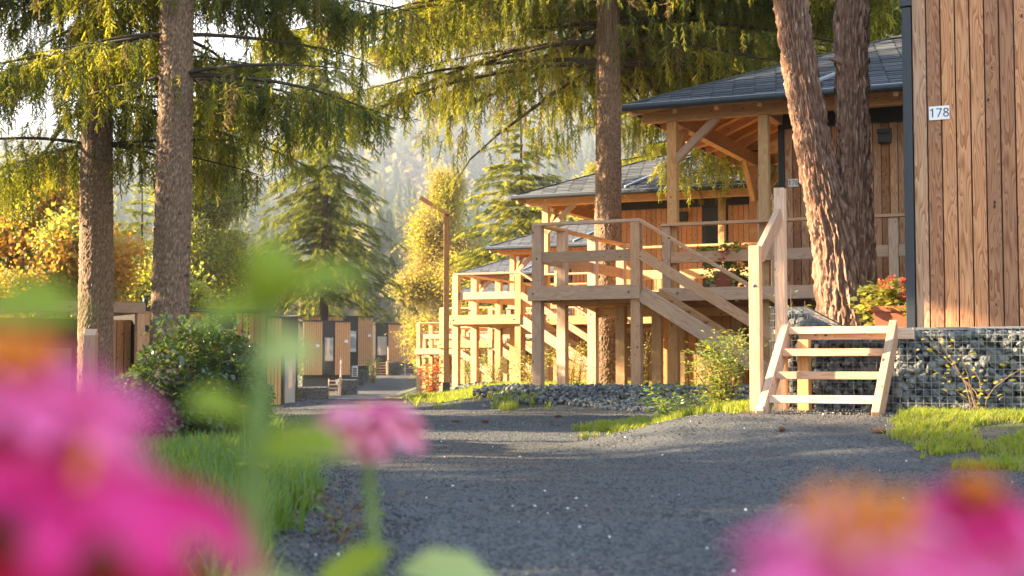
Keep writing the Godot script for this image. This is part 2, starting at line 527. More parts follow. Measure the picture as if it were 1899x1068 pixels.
func scatter_pebbles() -> void:
	var r := RandomNumberGenerator.new()
	r.seed = 77
	var sets := [[], [], []]
	for k in 60000:
		var d := 3.6 + 24.0 * pow(r.randf(), 1.5)
		var x := r.randf_range(lerp_list(LEFT, d) - 0.4, minf(lerp_list(RIGHT, d) + 1.2, 0.4 * d + 0.6))
		if in_grass(x, -d) >= 0 and r.randf() < 0.85: continue
		var y := ground(x, -d) + 0.014
		var w := r.randf()
		var kind := 0 if w < 0.004 else (1 if w < 0.78 else 2)
		var s := r.randf_range(0.007, 0.021) if kind > 0 else r.randf_range(0.008, 0.022)
		if x > lerp_list(RIGHT, d) and kind == 1: kind = 2
		sets[kind].append(Transform3D(rand_basis(r, s), Vector3(x, y, -d)))
	many(self, "white_pebbles", stone_mesh(1), M.pebble_white, sets[0])
	tag(get_child(-1), "white chips scattered on the dark gravel road", "gravel")
	many(self, "grey_gravel", stone_mesh(2), M.pebble_grey, sets[1])
	tag(get_child(-1), "loose dark grey gravel covering the road", "gravel")
	many(self, "brown_gravel", stone_mesh(3), M.pebble_tan, sets[2])
	tag(get_child(-1), "loose brownish gravel on the road and its shoulder", "gravel")
	# fallen leaves and needles
	var litter := []
	for k in 1100:
		var d := 4.5 + 15.0 * pow(r.randf(), 0.8)
		var x := r.randf_range(lerp_list(LEFT, d) - 0.3, minf(lerp_list(RIGHT, d) + 1.0, 0.4 * d + 0.5))
		if nz.get_noise_2d(x * 22 + 900, d * 16) < -0.12: continue
		var s := r.randf_range(0.012, 0.034)
		litter.append(Transform3D((rot_y(r.randf() * 6) * Basis.from_euler(Vector3(r.randf_range(-0.3, 0.3), 0, r.randf_range(-0.4, 0.4)))).scaled(Vector3(s, s, s)), Vector3(x, ground(x, -d) + 0.022, -d)))
	many(self, "leaf_litter", leaf_mesh(0.35, 0.1), mat("litter_brown", Color(0.17, 0.09, 0.04), 0.9), litter)
	tag(get_child(-1), "small brown fallen leaves and needles on the road", "leaf litter")
	# spruce cones lying on the road
	var g := Geo.new()
	g.tube([Vector3(0, 0.018, -0.05), Vector3(0, 0.02, -0.03), Vector3(0, 0.02, 0.02), Vector3(0, 0.018, 0.05)], [0.004, 0.018, 0.015, 0.004], 8)
	var cm := g.done()
	var spots := [[1.45, -12.3, "before the grass patch left of the steps"], [-0.62, -15.6, "far out on the road, left one of a pair"], [-0.3, -15.5, "far out on the road, right one of a pair"], [0.55, -16.6, "far out on the road before the stone bed"], [2.5, -9.6, "on dark gravel beside the right grass patch"], [1.9, -9.9, "on the gravel slope below the wooden steps"]]
	for q in spots:
		var o := mesh(self, "spruce_cone", cm, M.cone_brown, Transform3D(rot_y(r.randf() * 6), Vector3(q[0], ground(q[0], q[1]) + 0.012, q[1])))
		tag(o, "small brown spruce cone lying " + q[2], "cone", "spruce cones on the gravel")

func tuft(blades: int, h: float, spread: float, sd: int, wide := 0.006) -> ArrayMesh:
	var r := RandomNumberGenerator.new()
	r.seed = sd
	var g := Geo.new()
	for k in blades:
		var a := r.randf() * TAU
		var o := Vector3(cos(a), 0, sin(a)) * r.randf() * spread
		var b := r.randf() * TAU
		var lean := Vector3(cos(b), 0, sin(b)) * r.randf_range(0.1, 0.75) * h
		var hh := h * r.randf_range(0.55, 1.0)
		var side := Vector3(-sin(b), 0, cos(b)) * wide
		var m := o + lean * 0.35 + Vector3.UP * hh * 0.6
		var tip := o + lean + Vector3.UP * hh * 0.95
		g.quad(o - side, o + side, m + side * 0.8, m - side * 0.8)
		g.tri(m - side * 0.8, m + side * 0.8, tip)
	return g.done()

func grow_grass() -> void:
	var r := RandomNumberGenerator.new()
	r.seed = 5
	var names := ["grass_right_of_steps", "grass_left_of_steps", "grass_under_decks", "grass_by_far_road", "verge_grass"]
	var labels := ["short sunlit grass in front of the right gabion wall", "grass patch between the road and the wooden steps", "bright sunlit grass beside and under the timber decks", "sunlit grass strip beside the far part of the road", "green grass verge along the left edge of the road"]
	var count := [6500, 5500, 9000, 1500, 9000]
	var hh := [0.085, 0.10, 0.16, 0.2, 0.2]
	for k in GRASS.size():
		var lo := Vector2(1e9, 1e9)
		var hi := -lo
		for p in GRASS[k]:
			lo = lo.min(Vector2(p[0], p[1])); hi = hi.max(Vector2(p[0], p[1]))
		var poly := PackedVector2Array()
		for p in GRASS[k]: poly.append(Vector2(p[0], p[1]))
		var xs := []
		var ys := []
		var tries := 0
		while xs.size() + ys.size() < count[k] and tries < count[k] * 8:
			tries += 1
			var p := Vector2(r.randf_range(lo.x - 0.3, hi.x + 0.3), r.randf_range(lo.y - 0.3, hi.y + 0.3))
			var wob := Vector2(nz.get_noise_2d(p.x * 60, p.y * 60), nz.get_noise_2d(p.y * 60, p.x * 60 + 500)) * (0.3 if k == 4 else (0.45 if r.randf() < 0.8 else 1.6))
			if not Geometry2D.is_point_in_polygon(p + wob, poly): continue
			var hl := loc(HOUSE, p.x, p.y)
			if hl.x > -1.0 and hl.x < 0.08 and hl.y > -2.3: continue
			if nz.get_noise_2d(p.x * 45 + 90, p.y * 45) < -0.28 and k != 4: continue
			var s := r.randf_range(0.6, 1.3)
			var x := Transform3D(rot_y(r.randf() * TAU).scaled(Vector3(s, s, s)), Vector3(p.x, ground(p.x, p.y) - 0.005, p.y))
			if r.randf() < 0.25: ys.append(x)
			else: xs.append(x)
		var nm: String = "grass" if k != 4 else "verge_grass"
		many(self, nm, tuft(16, hh[k], 0.05, 40 + k, 0.004), M.grass if k < 4 else M.verge_grass, xs)
		tag(get_child(-1), labels[k], "grass")
		many(self, "dry_grass", tuft(12, hh[k] * 0.9, 0.06, 60 + k, 0.003), M.grass_dry if k < 4 else M.grass, ys)
		tag(get_child(-1), "paler blades in the " + labels[k], "grass")

# ---------------------------------------------------------------- vegetation
func spray_mesh(sd: int, twigs: int) -> ArrayMesh:
	var key := "spray%d_%d" % [sd, twigs]
	if cache.has(key): return cache[key]
	var r := RandomNumberGenerator.new()
	r.seed = sd
	var g := Geo.new()
	var bend := Vector3(r.randf_range(-0.12, 0.12), 0, r.randf_range(-0.12, 0.12))
	for k in twigs:
		var t := (k + 0.5) / twigs
		var p := Vector3(0, -t * 0.92, 0) + bend * t * t
		var a := k * 2.4 + r.randf() * 0.8
		var dir := (Vector3(cos(a), 0, sin(a)) * r.randf_range(0.45, 1.0) + Vector3.DOWN * r.randf_range(0.4, 1.0)).normalized()
		if k == twigs - 1: dir = Vector3.DOWN
		var L := r.randf_range(0.16, 0.30) * (1.15 - 0.45 * t)
		_brush(g, p, dir, L * 1.1, 0.036, 5, r)
	_brush(g, Vector3.ZERO, Vector3.DOWN, 0.95, 0.032, 9, r)
	cache[key] = g.done()
	return cache[key]

func _brush(g: Geo, p: Vector3, dir: Vector3, L: float, w: float, seg: int, r: RandomNumberGenerator) -> void:
	var s := dir.cross(Vector3(0.3, 0.2, 0.9)).normalized()
	s = s.rotated(dir, r.randf() * PI)
	for vane in 2:
		var sd := s if vane == 0 else dir.cross(s)
		for k in seg:
			var a := p + dir * L * (float(k) / seg)
			var b := p + dir * L * (float(k + 1.15) / seg)
			var ww := w * (1.0 - 0.55 * float(k) / seg) * r.randf_range(0.7, 1.2)
			var m := a + dir * L * 0.75 / seg
			g.tri(a, m + sd * ww, b)
			g.tri(a, b, m - sd * ww)

func fan_mesh(sd: int) -> ArrayMesh:
	# a flat bough of a spruce seen from afar: a rib with side twigs that hang a little; points along +z
	var key := "fan%d" % sd
	if cache.has(key): return cache[key]
	var r := RandomNumberGenerator.new()
	r.seed = sd
	var g := Geo.new()
	_brush(g, Vector3.ZERO, Vector3(0, -0.1, 1).normalized(), 1.0, 0.05, 7, r)
	for k in 9:
		var t := (k + 1.0) / 10.0
		for sg in [-1.0, 1.0]:
			var dir := Vector3(sg * r.randf_range(0.5, 0.9), r.randf_range(-0.75, -0.15), r.randf_range(0.3, 0.8)).normalized()
			_brush(g, Vector3(0, -0.1 * t, t), dir, r.randf_range(0.25, 0.5) * (1.1 - 0.7 * t), 0.045, 4, r)
	cache[key] = g.done()
	return cache[key]

func leaf_mesh(wide := 0.5, fold := 0.12) -> ArrayMesh:
	# unit long leaf along +z, folded on its rib
	var key := "leaf%.2f_%.2f" % [wide, fold]
	if cache.has(key): return cache[key]
	var g := Geo.new()
	var w := wide * 0.5
	var rib := [Vector3.ZERO, Vector3(0, 0.03, 0.35), Vector3(0, 0.02, 0.7), Vector3(0, -0.06, 1.0)]
	for sg in [-1.0, 1.0]:
		var e := [Vector3(sg * w * 0.85, fold, 0.25), Vector3(sg * w * 0.9, fold * 0.8, 0.6)]
		g.tri(rib[0], rib[1], e[0])
		g.quad(rib[1], rib[2], e[1], e[0])
		g.tri(rib[2], rib[3], e[1])
	cache[key] = g.done()
	return cache[key]

func trunk_mesh(path: Array, rad: Array, sides: int, step: float, amp: float, sx: float, sy: float, sd: int, ridged := false) -> ArrayMesh:
	# path points and radii are interpolated every step metres; plates of bark stand out between fissures
	var f := FastNoiseLite.new()
	f.seed = sd; f.frequency = 1.0
	f.noise_type = FastNoiseLite.TYPE_CELLULAR
	f.cellular_return_type = FastNoiseLite.RETURN_DISTANCE2_SUB
	f.fractal_type = FastNoiseLite.FRACTAL_NONE
	f.domain_warp_enabled = true
	f.domain_warp_amplitude = 0.5
	f.domain_warp_frequency = 0.45
	var w := FastNoiseLite.new()
	w.seed = sd + 5; w.frequency = 1.0; w.fractal_octaves = 4
	var pts := []
	var rs := []
	for k in path.size() - 1:
		var st := step if path[k].y < 5.0 else 0.4
		var n := maxi(1, int(path[k].distance_to(path[k + 1]) / st))
		for q in n:
			var t := float(q) / n
			var p0: Vector3 = path[maxi(k - 1, 0)]
			var p3: Vector3 = path[mini(k + 2, path.size() - 1)]
			pts.append(path[k].cubic_interpolate(path[k + 1], p0, p3, t))
			rs.append(lerpf(rad[k], rad[k + 1], t))
	pts.append(path[-1]); rs.append(rad[-1])
	var rows := []
	var uvs := []
	var cols := []
	var along := 0.0
	for k in pts.size():
		var d: Vector3 = (pts[mini(k + 1, pts.size() - 1)] - pts[maxi(k - 1, 0)]).normalized()
		var fx := (Vector3.RIGHT - d * d.x).normalized()
		var gx := fx.cross(d) * -1.0
		if k > 0: along += pts[k].distance_to(pts[k - 1])
		var r := PackedVector3Array()
		var u := PackedVector2Array()
		var c := PackedColorArray()
		for s in sides + 1:
			var a := TAU * (s % sides) / sides
			var p := Vector3(cos(a) * sx * rs[0], sin(a) * sx * rs[0], along * sy)
			var plate := S(0.02, 0.55, f.get_noise_3d(p.x, p.y, p.z) + 1.0)
			var fine: float = w.get_noise_3d(p.x * 2.3, p.y * 2.3, p.z * 2.3)
			var big: float = w.get_noise_3d(p.x * 0.3 + 30, p.y * 0.3, along * 0.8)
			r.append(pts[k] + (fx * cos(a) + gx * sin(a)) * (rs[k] + amp * (plate - 0.7) + amp * 0.55 * fine + amp * 0.8 * big))
			u.append(Vector2(float(s) / sides * TAU * rs[0], along))
			var col := Color(0.46, 0.38, 0.32).lerp(Color(1.0, 0.97, 0.94), clampf(plate * 0.9 + fine * 0.35, 0, 1))
			if ridged and fine > 0.28 and big > -0.1: col = col.lerp(Color(1.3, 1.35, 1.15), 0.7)   # lichen
			c.append(col)
		rows.append(r); uvs.append(u); cols.append(c)
	var g := Geo.new()
	g.sheet(rows, uvs, cols)
	return g.done()

# a tall spruce with hanging twigs; low = height of the lowest boughs; fine = boughs below this height are built one by one
func spruce(root: Node3D, H: float, low: float, reach: float, r0: float, sd: int, fine: float, dens: float, gold: float, clear_front := false) -> void:
	var r := RandomNumberGenerator.new()
	r.seed = sd
	var path := [Vector3(0, -1.3, 0), Vector3(0, 0.0, 0), Vector3(r.randf_range(-0.03, 0.03), 1.0, 0.02), Vector3(0, 3, 0), Vector3(r.randf_range(-0.05, 0.05), 6.5, 0), Vector3(0, H * 0.6, 0), Vector3(0, H, 0)]
	mesh(root, "trunk", trunk_mesh(path, [r0 * 1.5, r0 * 1.22, r0 * 1.03, r0 * 0.97, r0 * 0.86, r0 * 0.5, 0.03], 104, 0.03, 0.016, 26.0, 20.0, sd), M.spruce_bark)
	for k in 16:     # branch scars
		var y := r.randf_range(0.3, 6.0)
		var a := r.randf_range(-0.3, PI + 0.3)
		var rr := r0 * lerpf(1.08, 0.9, y / 6.5) * 0.985
		mesh(root, "branch_scar", stone_mesh(7), M.knot, Transform3D(rand_basis(r, r.randf_range(0.035, 0.075)), Vector3(cos(a) * rr, y, sin(a) * rr)))
	var tones := [[], [], [], []]
	var y := low
	while y < H - 0.6:
		var n := (9 if reach > 5.0 else 6) if y < fine else 5
		var f := 1.0 - (y - low) / (H - low)
		for k in n:
			var a := r.randf() * TAU
			if clear_front and y < fine and sin(a) > 0.45: a = -a      # boughs towards the road have been cut off
			var L := reach * pow(f, 0.75) * r.randf_range(0.65, 1.15) + 0.25
			var dir := Vector3(cos(a), 0, sin(a))
			var rise := r.randf_range(0.0, 0.22)
			var sag := r.randf_range(0.25, 0.5)
			var pts := []
			var rr := []
			for q in 8:
				var t := q / 7.0
				pts.append(dir * (L * t) + Vector3(0, y + L * (rise * t - sag * t * t + 0.16 * t * t * t), 0) + Vector3(sin(t * 7 + k), 0, cos(t * 6 + k)) * 0.05 * L * t)
				rr.append(lerpf(0.045, 0.008, t) * clampf(L / 3.5, 0.4, 1.1))
			if y < fine:
				var g := Geo.new()
				g.tube(pts, rr, 6)
				mesh(root, "branch", g.done(), M.branch)
			var cnt := int(L * dens * (r.randf_range(0.15, 1.0) * lerpf(0.35, 1.0, S(low, low + 2.2, y)) if y < fine else 0.22))
			var big := 1.0 if y < fine else 1.9
			for q in cnt:
				var t := pow(r.randf(), 0.7) * 0.98 + 0.02
				var ft := t * 7.0
				var b: Vector3 = pts[int(minf(ft, 6))].lerp(pts[int(minf(ft, 6)) + 1], ft - int(minf(ft, 6)))
				var side := dir.cross(Vector3.UP) * r.randf_range(-1, 1) * L * 0.22 * (1.15 - t) * 1.3
				b += side + Vector3(0, -absf(side.length()) * 0.3, 0)
				var s := (0.17 + 0.42 * pow(r.randf(), 1.8)) * big
				var up := Basis(Vector3.UP, r.randf() * TAU) * Basis(Vector3.RIGHT, r.randf_range(-0.3, 0.3))
				if q % 3 == 0:      # shoots that point outwards rather than hang
					up = Basis(Vector3.UP.cross(dir).normalized(), r.randf_range(-1.35, -0.7)) * up
					s *= 0.8
				var w := r.randf()
				var tone := 0
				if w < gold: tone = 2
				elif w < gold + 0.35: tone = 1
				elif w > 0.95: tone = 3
				tones[tone].append(Transform3D(up.scaled(Vector3(s, s * r.randf_range(0.8, 1.35), s)), b))
		y += r.randf_range(0.5, 0.8) * (0.6 if reach > 5.5 else 1.0) if y < fine else r.randf_range(0.45, 0.75)
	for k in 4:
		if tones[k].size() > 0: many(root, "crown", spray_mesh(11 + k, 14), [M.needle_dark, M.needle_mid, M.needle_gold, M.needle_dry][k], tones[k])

# a spruce or fir of the middle distance
func far_spruce(root: Node3D, H: float, low: float, reach: float, r0: float, sd: int, m1: Material, m2: Material, bark: Material, droop := 0.3) -> void:
	var r := RandomNumberGenerator.new()
	r.seed = sd
	var g := Geo.new()
	g.tube([Vector3(0, -1.5, 0), Vector3(0, 0.4, 0), Vector3(0.05, H * 0.5, 0), Vector3(0, H, 0)], [r0 * 1.2, r0, r0 * 0.55, 0.02], 12)
	mesh(root, "trunk", g.done(), bark)
	var xs := [[], []]
	var y := low
	while y < H:
		var f := 1.0 - (y - low) / (H - low)
		var n := 7
		for k in n:
			var a := r.randf() * TAU
			var L := reach * (0.12 + 0.88 * pow(f, 0.85)) * r.randf_range(0.55, 1.15)
			var dir := Vector3(cos(a), 0, sin(a))
			var steps := maxi(1, int(L / 0.55))
			for q in steps:
				for e in 4:
					var t := (q + r.randf()) / steps
					var p := Vector3(0, y, 0) + dir * L * t + Vector3(0, -L * droop * t * t + 0.1 * L * t, 0) + Vector3(r.randf_range(-1, 1), r.randf_range(-0.3, 0.2), r.randf_range(-1, 1)) * 0.12 * L
					var b := Basis.looking_at(-(dir + Vector3(r.randf_range(-0.7, 0.7), -droop * t - 0.15, r.randf_range(-0.7, 0.7))), Vector3.UP)
					var s := r.randf_range(0.45, 0.85) * clampf(L * 0.5, 0.5, 1.0)
					xs[1 if r.randf() < 0.4 else 0].append(Transform3D(b.scaled(Vector3(s, s, s)), p))
		y += r.randf_range(0.32, 0.52)
	many(root, "crown", fan_mesh(3), m1, xs[0])
	many(root, "crown", fan_mesh(4), m2, xs[1])

# a broad crown of leaf clumps: pines, larches and the autumn maple
func clump_mesh(sd: int, leaves: int, size: float, wide: float) -> ArrayMesh:
	var key := "clump%d_%d_%.2f" % [sd, leaves, size]
	if cache.has(key): return cache[key]
	var r := RandomNumberGenerator.new()
	r.seed = sd
	var g := Geo.new()
	for k in leaves:
		var p := Vector3(r.randfn(), r.randfn() * 0.7, r.randfn()) * 0.33
		var d := (p + Vector3(r.randfn(), r.randfn(), r.randfn()) * 0.4).normalized()
		var s := d.cross(Vector3(r.randfn(), r.randfn(), r.randfn())).normalized() * size * wide
		var q := p + d * size
		g.quad(p, p + d * size * 0.5 - s, q, p + d * size * 0.5 + s)
	cache[key] = g.done()
	return cache[key]

func broad_tree(root: Node3D, H: float, low: float, wide: float, r0: float, sd: int, mats: Array, bark: Material, n: int, cm: ArrayMesh, cs: float, conic := 0.3) -> void:
	var r := RandomNumberGenerator.new()
	r.seed = sd
	var g := Geo.new()
	g.tube([Vector3(0, -1.5, 0), Vector3(0.05, H * 0.3, 0), Vector3(-0.05, H * 0.6, 0.1), Vector3(0, H * 0.97, 0)], [r0 * 1.2, r0, r0 * 0.6, 0.03], 12)
	mesh(root, "trunk", g.done(), bark)
	var xs := []
	for m in mats: xs.append([])
	var limbs := []
	g = Geo.new()
	for k in 26:
		var t := r.randf()
		var y := lerpf(low, H * 0.95, t)
		var a := r.randf() * TAU
		var L := wide * (1.0 - conic * t) * sqrt(maxf(0.05, 1.0 - pow(absf(2 * t - 0.8), 2.2))) * r.randf_range(0.6, 1.1)
		var e := Vector3(cos(a) * L, y + L * 0.25, sin(a) * L)
		limbs.append([Vector3(0, y, 0), e])
		g.tube([Vector3(0, y, 0), Vector3(0, y, 0).lerp(e, 0.5) + Vector3(0, -0.1, 0), e], [r0 * 0.28, r0 * 0.16, 0.01], 5)
	mesh(root, "limbs", g.done(), bark)
	for k in n:
		var l = limbs[r.randi() % limbs.size()]
		var t := pow(r.randf(), 0.55)
		var p: Vector3 = l[0].lerp(l[1], t) + Vector3(r.randfn(), r.randfn() * 0.5, r.randfn()) * wide * 0.11
		var s := cs * r.randf_range(0.6, 1.25)
		xs[r.randi() % mats.size()].append(Transform3D(rand_basis(r, s), p))
	for k in mats.size(): many(root, "crown", cm, mats[k], xs[k])

# stems that carry leaves, each shrub joined leaf by leaf
func shrub(root: Node3D, h: float, wide: float, stems: int, leaves: int, ls: float, m1: Material, m2: Material, sd: int, lw := 0.45) -> void:
	var r := RandomNumberGenerator.new()
	r.seed = sd
	var g := Geo.new()
	var xs := [[], []]
	for k in stems:
		var a := r.randf() * TAU
		var o := Vector3(cos(a), 0, sin(a)) * wide * 0.15 * r.randf()
		var lean := Vector3(cos(a), 0, sin(a)) * wide * r.randf_range(0.15, 0.5)
		var hh := h * r.randf_range(0.5, 1.0)
		var pts := []
		var rr := []
		for q in 6:
			var t := q / 5.0
			pts.append(o + lean * t * t + Vector3(sin(t * 5 + k), 0, cos(t * 4 + k)) * 0.03 + Vector3.UP * hh * t)
			rr.append(lerpf(0.009, 0.002, t) * clampf(h, 0.6, 1.5))
		g.tube(pts, rr, 5)
		for q in int(float(leaves) / stems):
			var t := pow(r.randf(), 0.75)
			var ft := minf(t * 5, 4.99)
			var p: Vector3 = pts[int(ft)].lerp(pts[int(ft) + 1], ft - int(ft))
			var b := r.randf() * TAU
			var d := Vector3(cos(b), r.randf_range(-0.3, 0.7), sin(b)).normalized()
			p += Vector3(cos(b), r.randf_range(-0.2, 0.3), sin(b)) * r.randf() * wide * 0.16
			var s := ls * r.randf_range(0.6, 1.2)
			xs[1 if r.randf() < 0.35 else 0].append(Transform3D((Basis.looking_at(-d, Vector3.UP) * Basis(Vector3.BACK, r.randf_range(-0.9, 0.9))).scaled(Vector3(s, s, s)), p))
	mesh(root, "stems", g.done(), M.twig_brown)
	many(root, "foliage", leaf_mesh(lw), m1, xs[0])
	many(root, "foliage", leaf_mesh(lw), m2, xs[1])

# ---------------------------------------------------------------- timber buildings
func P(u: float, h: float, v: float) -> Vector3:
	return Vector3(u, h, -v)

# vertical boards on a dark backing; axis runs from a to b, facing normal nrm
func boarding(par: Node, nm: String, a: Vector3, b: Vector3, h: float, pitch: float, m: Material, single: bool, sd: int, back: Material = null) -> MeshInstance3D:
	var r := RandomNumberGenerator.new()
	r.seed = sd
	var d := (b - a).normalized()
	var nrm := Vector3.UP.cross(d) * -1.0     # faces the side to the right of a to b seen from above
	nrm = d.cross(Vector3.UP)
	var L := a.distance_to(b)
	var up := Vector3.UP * h
	var x := Transform3D(Basis(nrm, Vector3.UP, nrm.cross(Vector3.UP)), (a + b) * 0.5 + up * 0.5 - nrm * 0.05)
	var wall := mesh(par, nm, box_mesh(Vector3(0.05, h, L), 0.0, 0), back if back else M.dark_back, x)
	var inv := x.affine_inverse()
	var n := maxi(1, roundi(L / pitch))
	var p := L / n
	var g := Geo.new()
	for k in n:
		var c := a + d * (p * (k + 0.5)) - nrm * (0.012 + 0.004 * r.randf())
		var w := p - (0.011 if single else 0.022)
		var bx := Transform3D(Basis(d, nrm, Vector3.UP) if d.cross(nrm).dot(Vector3.UP) > 0 else Basis(-d, nrm, Vector3.UP), c + up * 0.5)
		var s := Vector3(w, 0.022, h)
		if single:
			mesh(wall, "plank", box_mesh(Vector3(snappedf(w, 0.001), 0.022, snappedf(h, 0.005)), 0.003, r.randi() % 9), tint(m), inv * bx)
		else:
			g.box(inv * bx, s, 0.0, Vector2(r.randf(), r.randf()))
	if not single: mesh(wall, "planks", g.done(), m, I3, "stuff")
	return wall

func number_sign(par: Node, txt: String, at: Vector3, nrm: Vector3, w: float, h: float, letter: float) -> void:
	var x := Transform3D(Basis(Vector3.UP.cross(nrm).normalized(), Vector3.UP, nrm), at)
	var s := mesh(par, "number_sign", box_mesh(Vector3(w, h, 0.006), 0.0008, 0), M.sign_white, x)
	if txt == "": return
	var t := TextMesh.new()
	t.text = txt
	var f := SystemFont.new()
	f.font_names = PackedStringArray(["Droid Sans"])
	t.font = f
	t.font_size = 64
	t.pixel_size = letter / 46.0
	t.depth = 0.002
	mesh(s, "number", t, M.ink, Transform3D(Basis(), Vector3(0, 0, 0.004)))
	for q in [-1, 1]:
		mesh(s, "screw", stone_mesh(4), M.steel, Transform3D(Basis().scaled(Vector3(0.006, 0.006, 0.004)), Vector3(q * w * 0.42, 0, 0.0035)))

func bolt(par: Node, at: Vector3, nrm: Vector3, s := 0.022) -> void:
	if not cache.has("bolt"):
		var g := Geo.new()
		g.tube([Vector3(0, 0, 0), Vector3(0, 0.2, 0), Vector3(0, 0.21, 0), Vector3(0, 0.6, 0), Vector3(0, 0.61, 0)], [1.0, 1.0, 0.55, 0.5, 0.0], 8)
		cache["bolt"] = g.done()
	var y := nrm
	var x := y.cross(Vector3(0.13, 0.98, 0.2)).normalized()
	mesh(par, "bolt", cache["bolt"], M.steel, Transform3D(Basis(x, y, x.cross(y)).scaled(Vector3(s, s, s)), at))

# one of the stilt huts; detail 0 near ... 2 far
func hut(k: int, label: String, detail: int, num: String) -> Node3D:
	var O: Vector3 = HUTS[k]
	var o := thing("stilt_hut", label, "hut", O, TURN, "timber huts on stilts along the road")
	rng.seed = 900 + k
	var W: Material = M.spruce_wood
	var gz := func(u: float, v: float) -> float:
		var w := O + UX * u + VX * v
		return ground(w.x, w.z) - O.y - 0.06
	# platform and walkway posts, from the ground to the rail
	for q in [[0.085, 0.08], [0.085, 1.1], [0.085, 2.5], [0.085, 3.95]]:
		beam(o, "railing_post", P(q[0], gz.call(q[0], q[1]), q[1]), P(q[0], 2.8, q[1]), 0.15, 0.15, M.pale_wood if k == 0 else W)
	beam(o, "railing_post", P(1.695, gz.call(1.7, 0.08), 0.08), P(1.695, 2.8, 0.08), 0.15, 0.15, M.pale_wood if k == 0 else W)
	for q in [[1.02, 1.3], [1.62, 1.3], [1.62, 2.6], [1.62, 4.0], [0.6, 4.6], [2.6, 2.6], [3.3, 2.9]]:
		beam(o, "stilt", P(q[0], gz.call(q[0], q[1]), q[1]), P(q[0], 1.6, q[1]), 0.15, 0.15, W)
	beam(o, "roof_post", P(1.97, gz.call(1.97, 1.06), 1.06), P(1.97, 4.46, 1.06), 0.15, 0.15, W)
	beam(o, "roof_post", P(3.42, gz.call(3.42, 1.06), 1.06), P(3.42, 4.46, 1.06), 0.15, 0.15, W)
	beam(o, "roof_post", P(1.97, gz.call(1.97, 6.2), 6.2), P(1.97, 4.46, 6.2), 0.15, 0.15, W)
	beam(o, "roof_post", P(6.25, 1.83, 1.06), P(6.25, 4.46, 1.06), 0.14, 0.14, W)
	# edge boards of platform and deck
	var fb := beam(o, "edge_board", P(-0.03, 1.745, -0.03), P(1.785, 1.745, -0.03), 0.06, 0.215, M.pale_wood if k == 0 else W)
	bolt(fb, Vector3(-0.033 , 0.0, -0.82), Vector3.LEFT)
	bolt(fb, Vector3(-0.033 , 0.0, 0.74), Vector3.LEFT)
	bolt(fb, Vector3(0.033 , 0.0, -0.82), Vector3.RIGHT)
	bolt(fb, Vector3(0.033 , 0.0, 0.74), Vector3.RIGHT)
	beam(o, "edge_board", P(-0.03, 1.745, 0.005), P(-0.03, 1.745, 4.75), 0.06, 0.215, W)
	var db := beam(o, "edge_board", P(1.79, 1.735, 0.88), P(9.6, 1.735, 0.88), 0.06, 0.2, M.pale_wood if k == 0 else W)
	for q in [-3.6, -2.0, -0.35]:
		bolt(db, Vector3(-0.033, 0.02, q), Vector3.LEFT)
		bolt(db, Vector3(0.033, 0.02, q), Vector3.RIGHT)
	# joists and deck boards
	for q in 8: beam(o, "joist", P(0.03, 1.68, 0.2 + q * 0.62), P(1.78, 1.68, 0.2 + q * 0.62), 0.06, 0.14, W)
	for q in 14: beam(o, "joist", P(1.85 + q * 0.58, 1.68, 0.92), P(1.85 + q * 0.58, 1.68, 6.9), 0.06, 0.14, W)
	beam(o, "girder", P(0.0, 1.53, 2.55), P(9.6, 1.53, 2.55), 0.1, 0.14, W)
	if detail < 2:
		for q in 12: beam(o, "deck_board", P(0.08 + q * 0.145, 1.77, 0.01), P(0.08 + q * 0.145, 1.77, 4.74), 0.138, 0.03, W)
		for q in 12: beam(o, "deck_board", P(1.84, 1.77, 0.98 + q * 0.145), P(9.58, 1.77, 0.98 + q * 0.145), 0.138, 0.03, W)
		mesh(o, "deck_floor", box_mesh(Vector3(7.74, 0.03, 4.3), 0, 1), W, Transform3D(Basis(), P(5.71, 1.77, 4.82)))
	else:
		mesh(o, "deck_floor", box_mesh(Vector3(1.7, 0.03, 4.7), 0, 1), W, Transform3D(Basis(), P(0.9, 1.77, 2.38)))
		mesh(o, "deck_floor", box_mesh(Vector3(7.74, 0.03, 6.0), 0, 1), W, Transform3D(Basis(), P(5.71, 1.77, 3.96)))
	# railings
	var RW: Material = M.pale_wood
	beam(o, "top_rail", P(0.02, 2.825, 0.07), P(1.77, 2.825, 0.07), 0.14, 0.045, RW)
	beam(o, "middle_rail", P(0.163, 2.31, 0.08), P(1.618, 2.31, 0.08), 0.05, 0.17, RW)
	beam(o, "top_rail", P(0.085, 2.823, 0.145), P(0.085, 2.823, 4.75), 0.14, 0.045, W)
	for q in [[0.157, 1.023], [1.177, 2.423], [2.577, 3.873], [4.027, 4.75]]:
		beam(o, "middle_rail", P(0.085, 2.31, q[0]), P(0.085, 2.31, q[1]), 0.05, 0.17, W)
	beam(o, "top_rail", P(0.16, 2.82, 4.68), P(3.4, 2.82, 4.68), 0.14, 0.045, W)
	beam(o, "middle_rail", P(0.16, 2.31, 4.68), P(3.4, 2.31, 4.68), 0.05, 0.17, W)
	for q in [1.9, 3.62, 5.35, 7.1]:
		beam(o, "railing_post", P(q, 1.63, 0.93), P(q, 2.8, 0.93), 0.13, 0.09, RW)
	beam(o, "top_rail", P(1.82, 2.823, 0.92), P(9.6, 2.823, 0.92), 0.14, 0.045, RW)
	for q in [[1.97, 3.55], [3.69, 5.28], [5.42, 7.03]]:
		beam(o, "middle_rail", P(q[0], 2.31, 0.925), P(q[1], 2.31, 0.925), 0.05, 0.17, RW)
	# the flight of stairs, falling to the right in front of the deck
	var sl := 0.62
	var st := func(u: float, h: float) -> float: return h - sl * (u - 1.79)
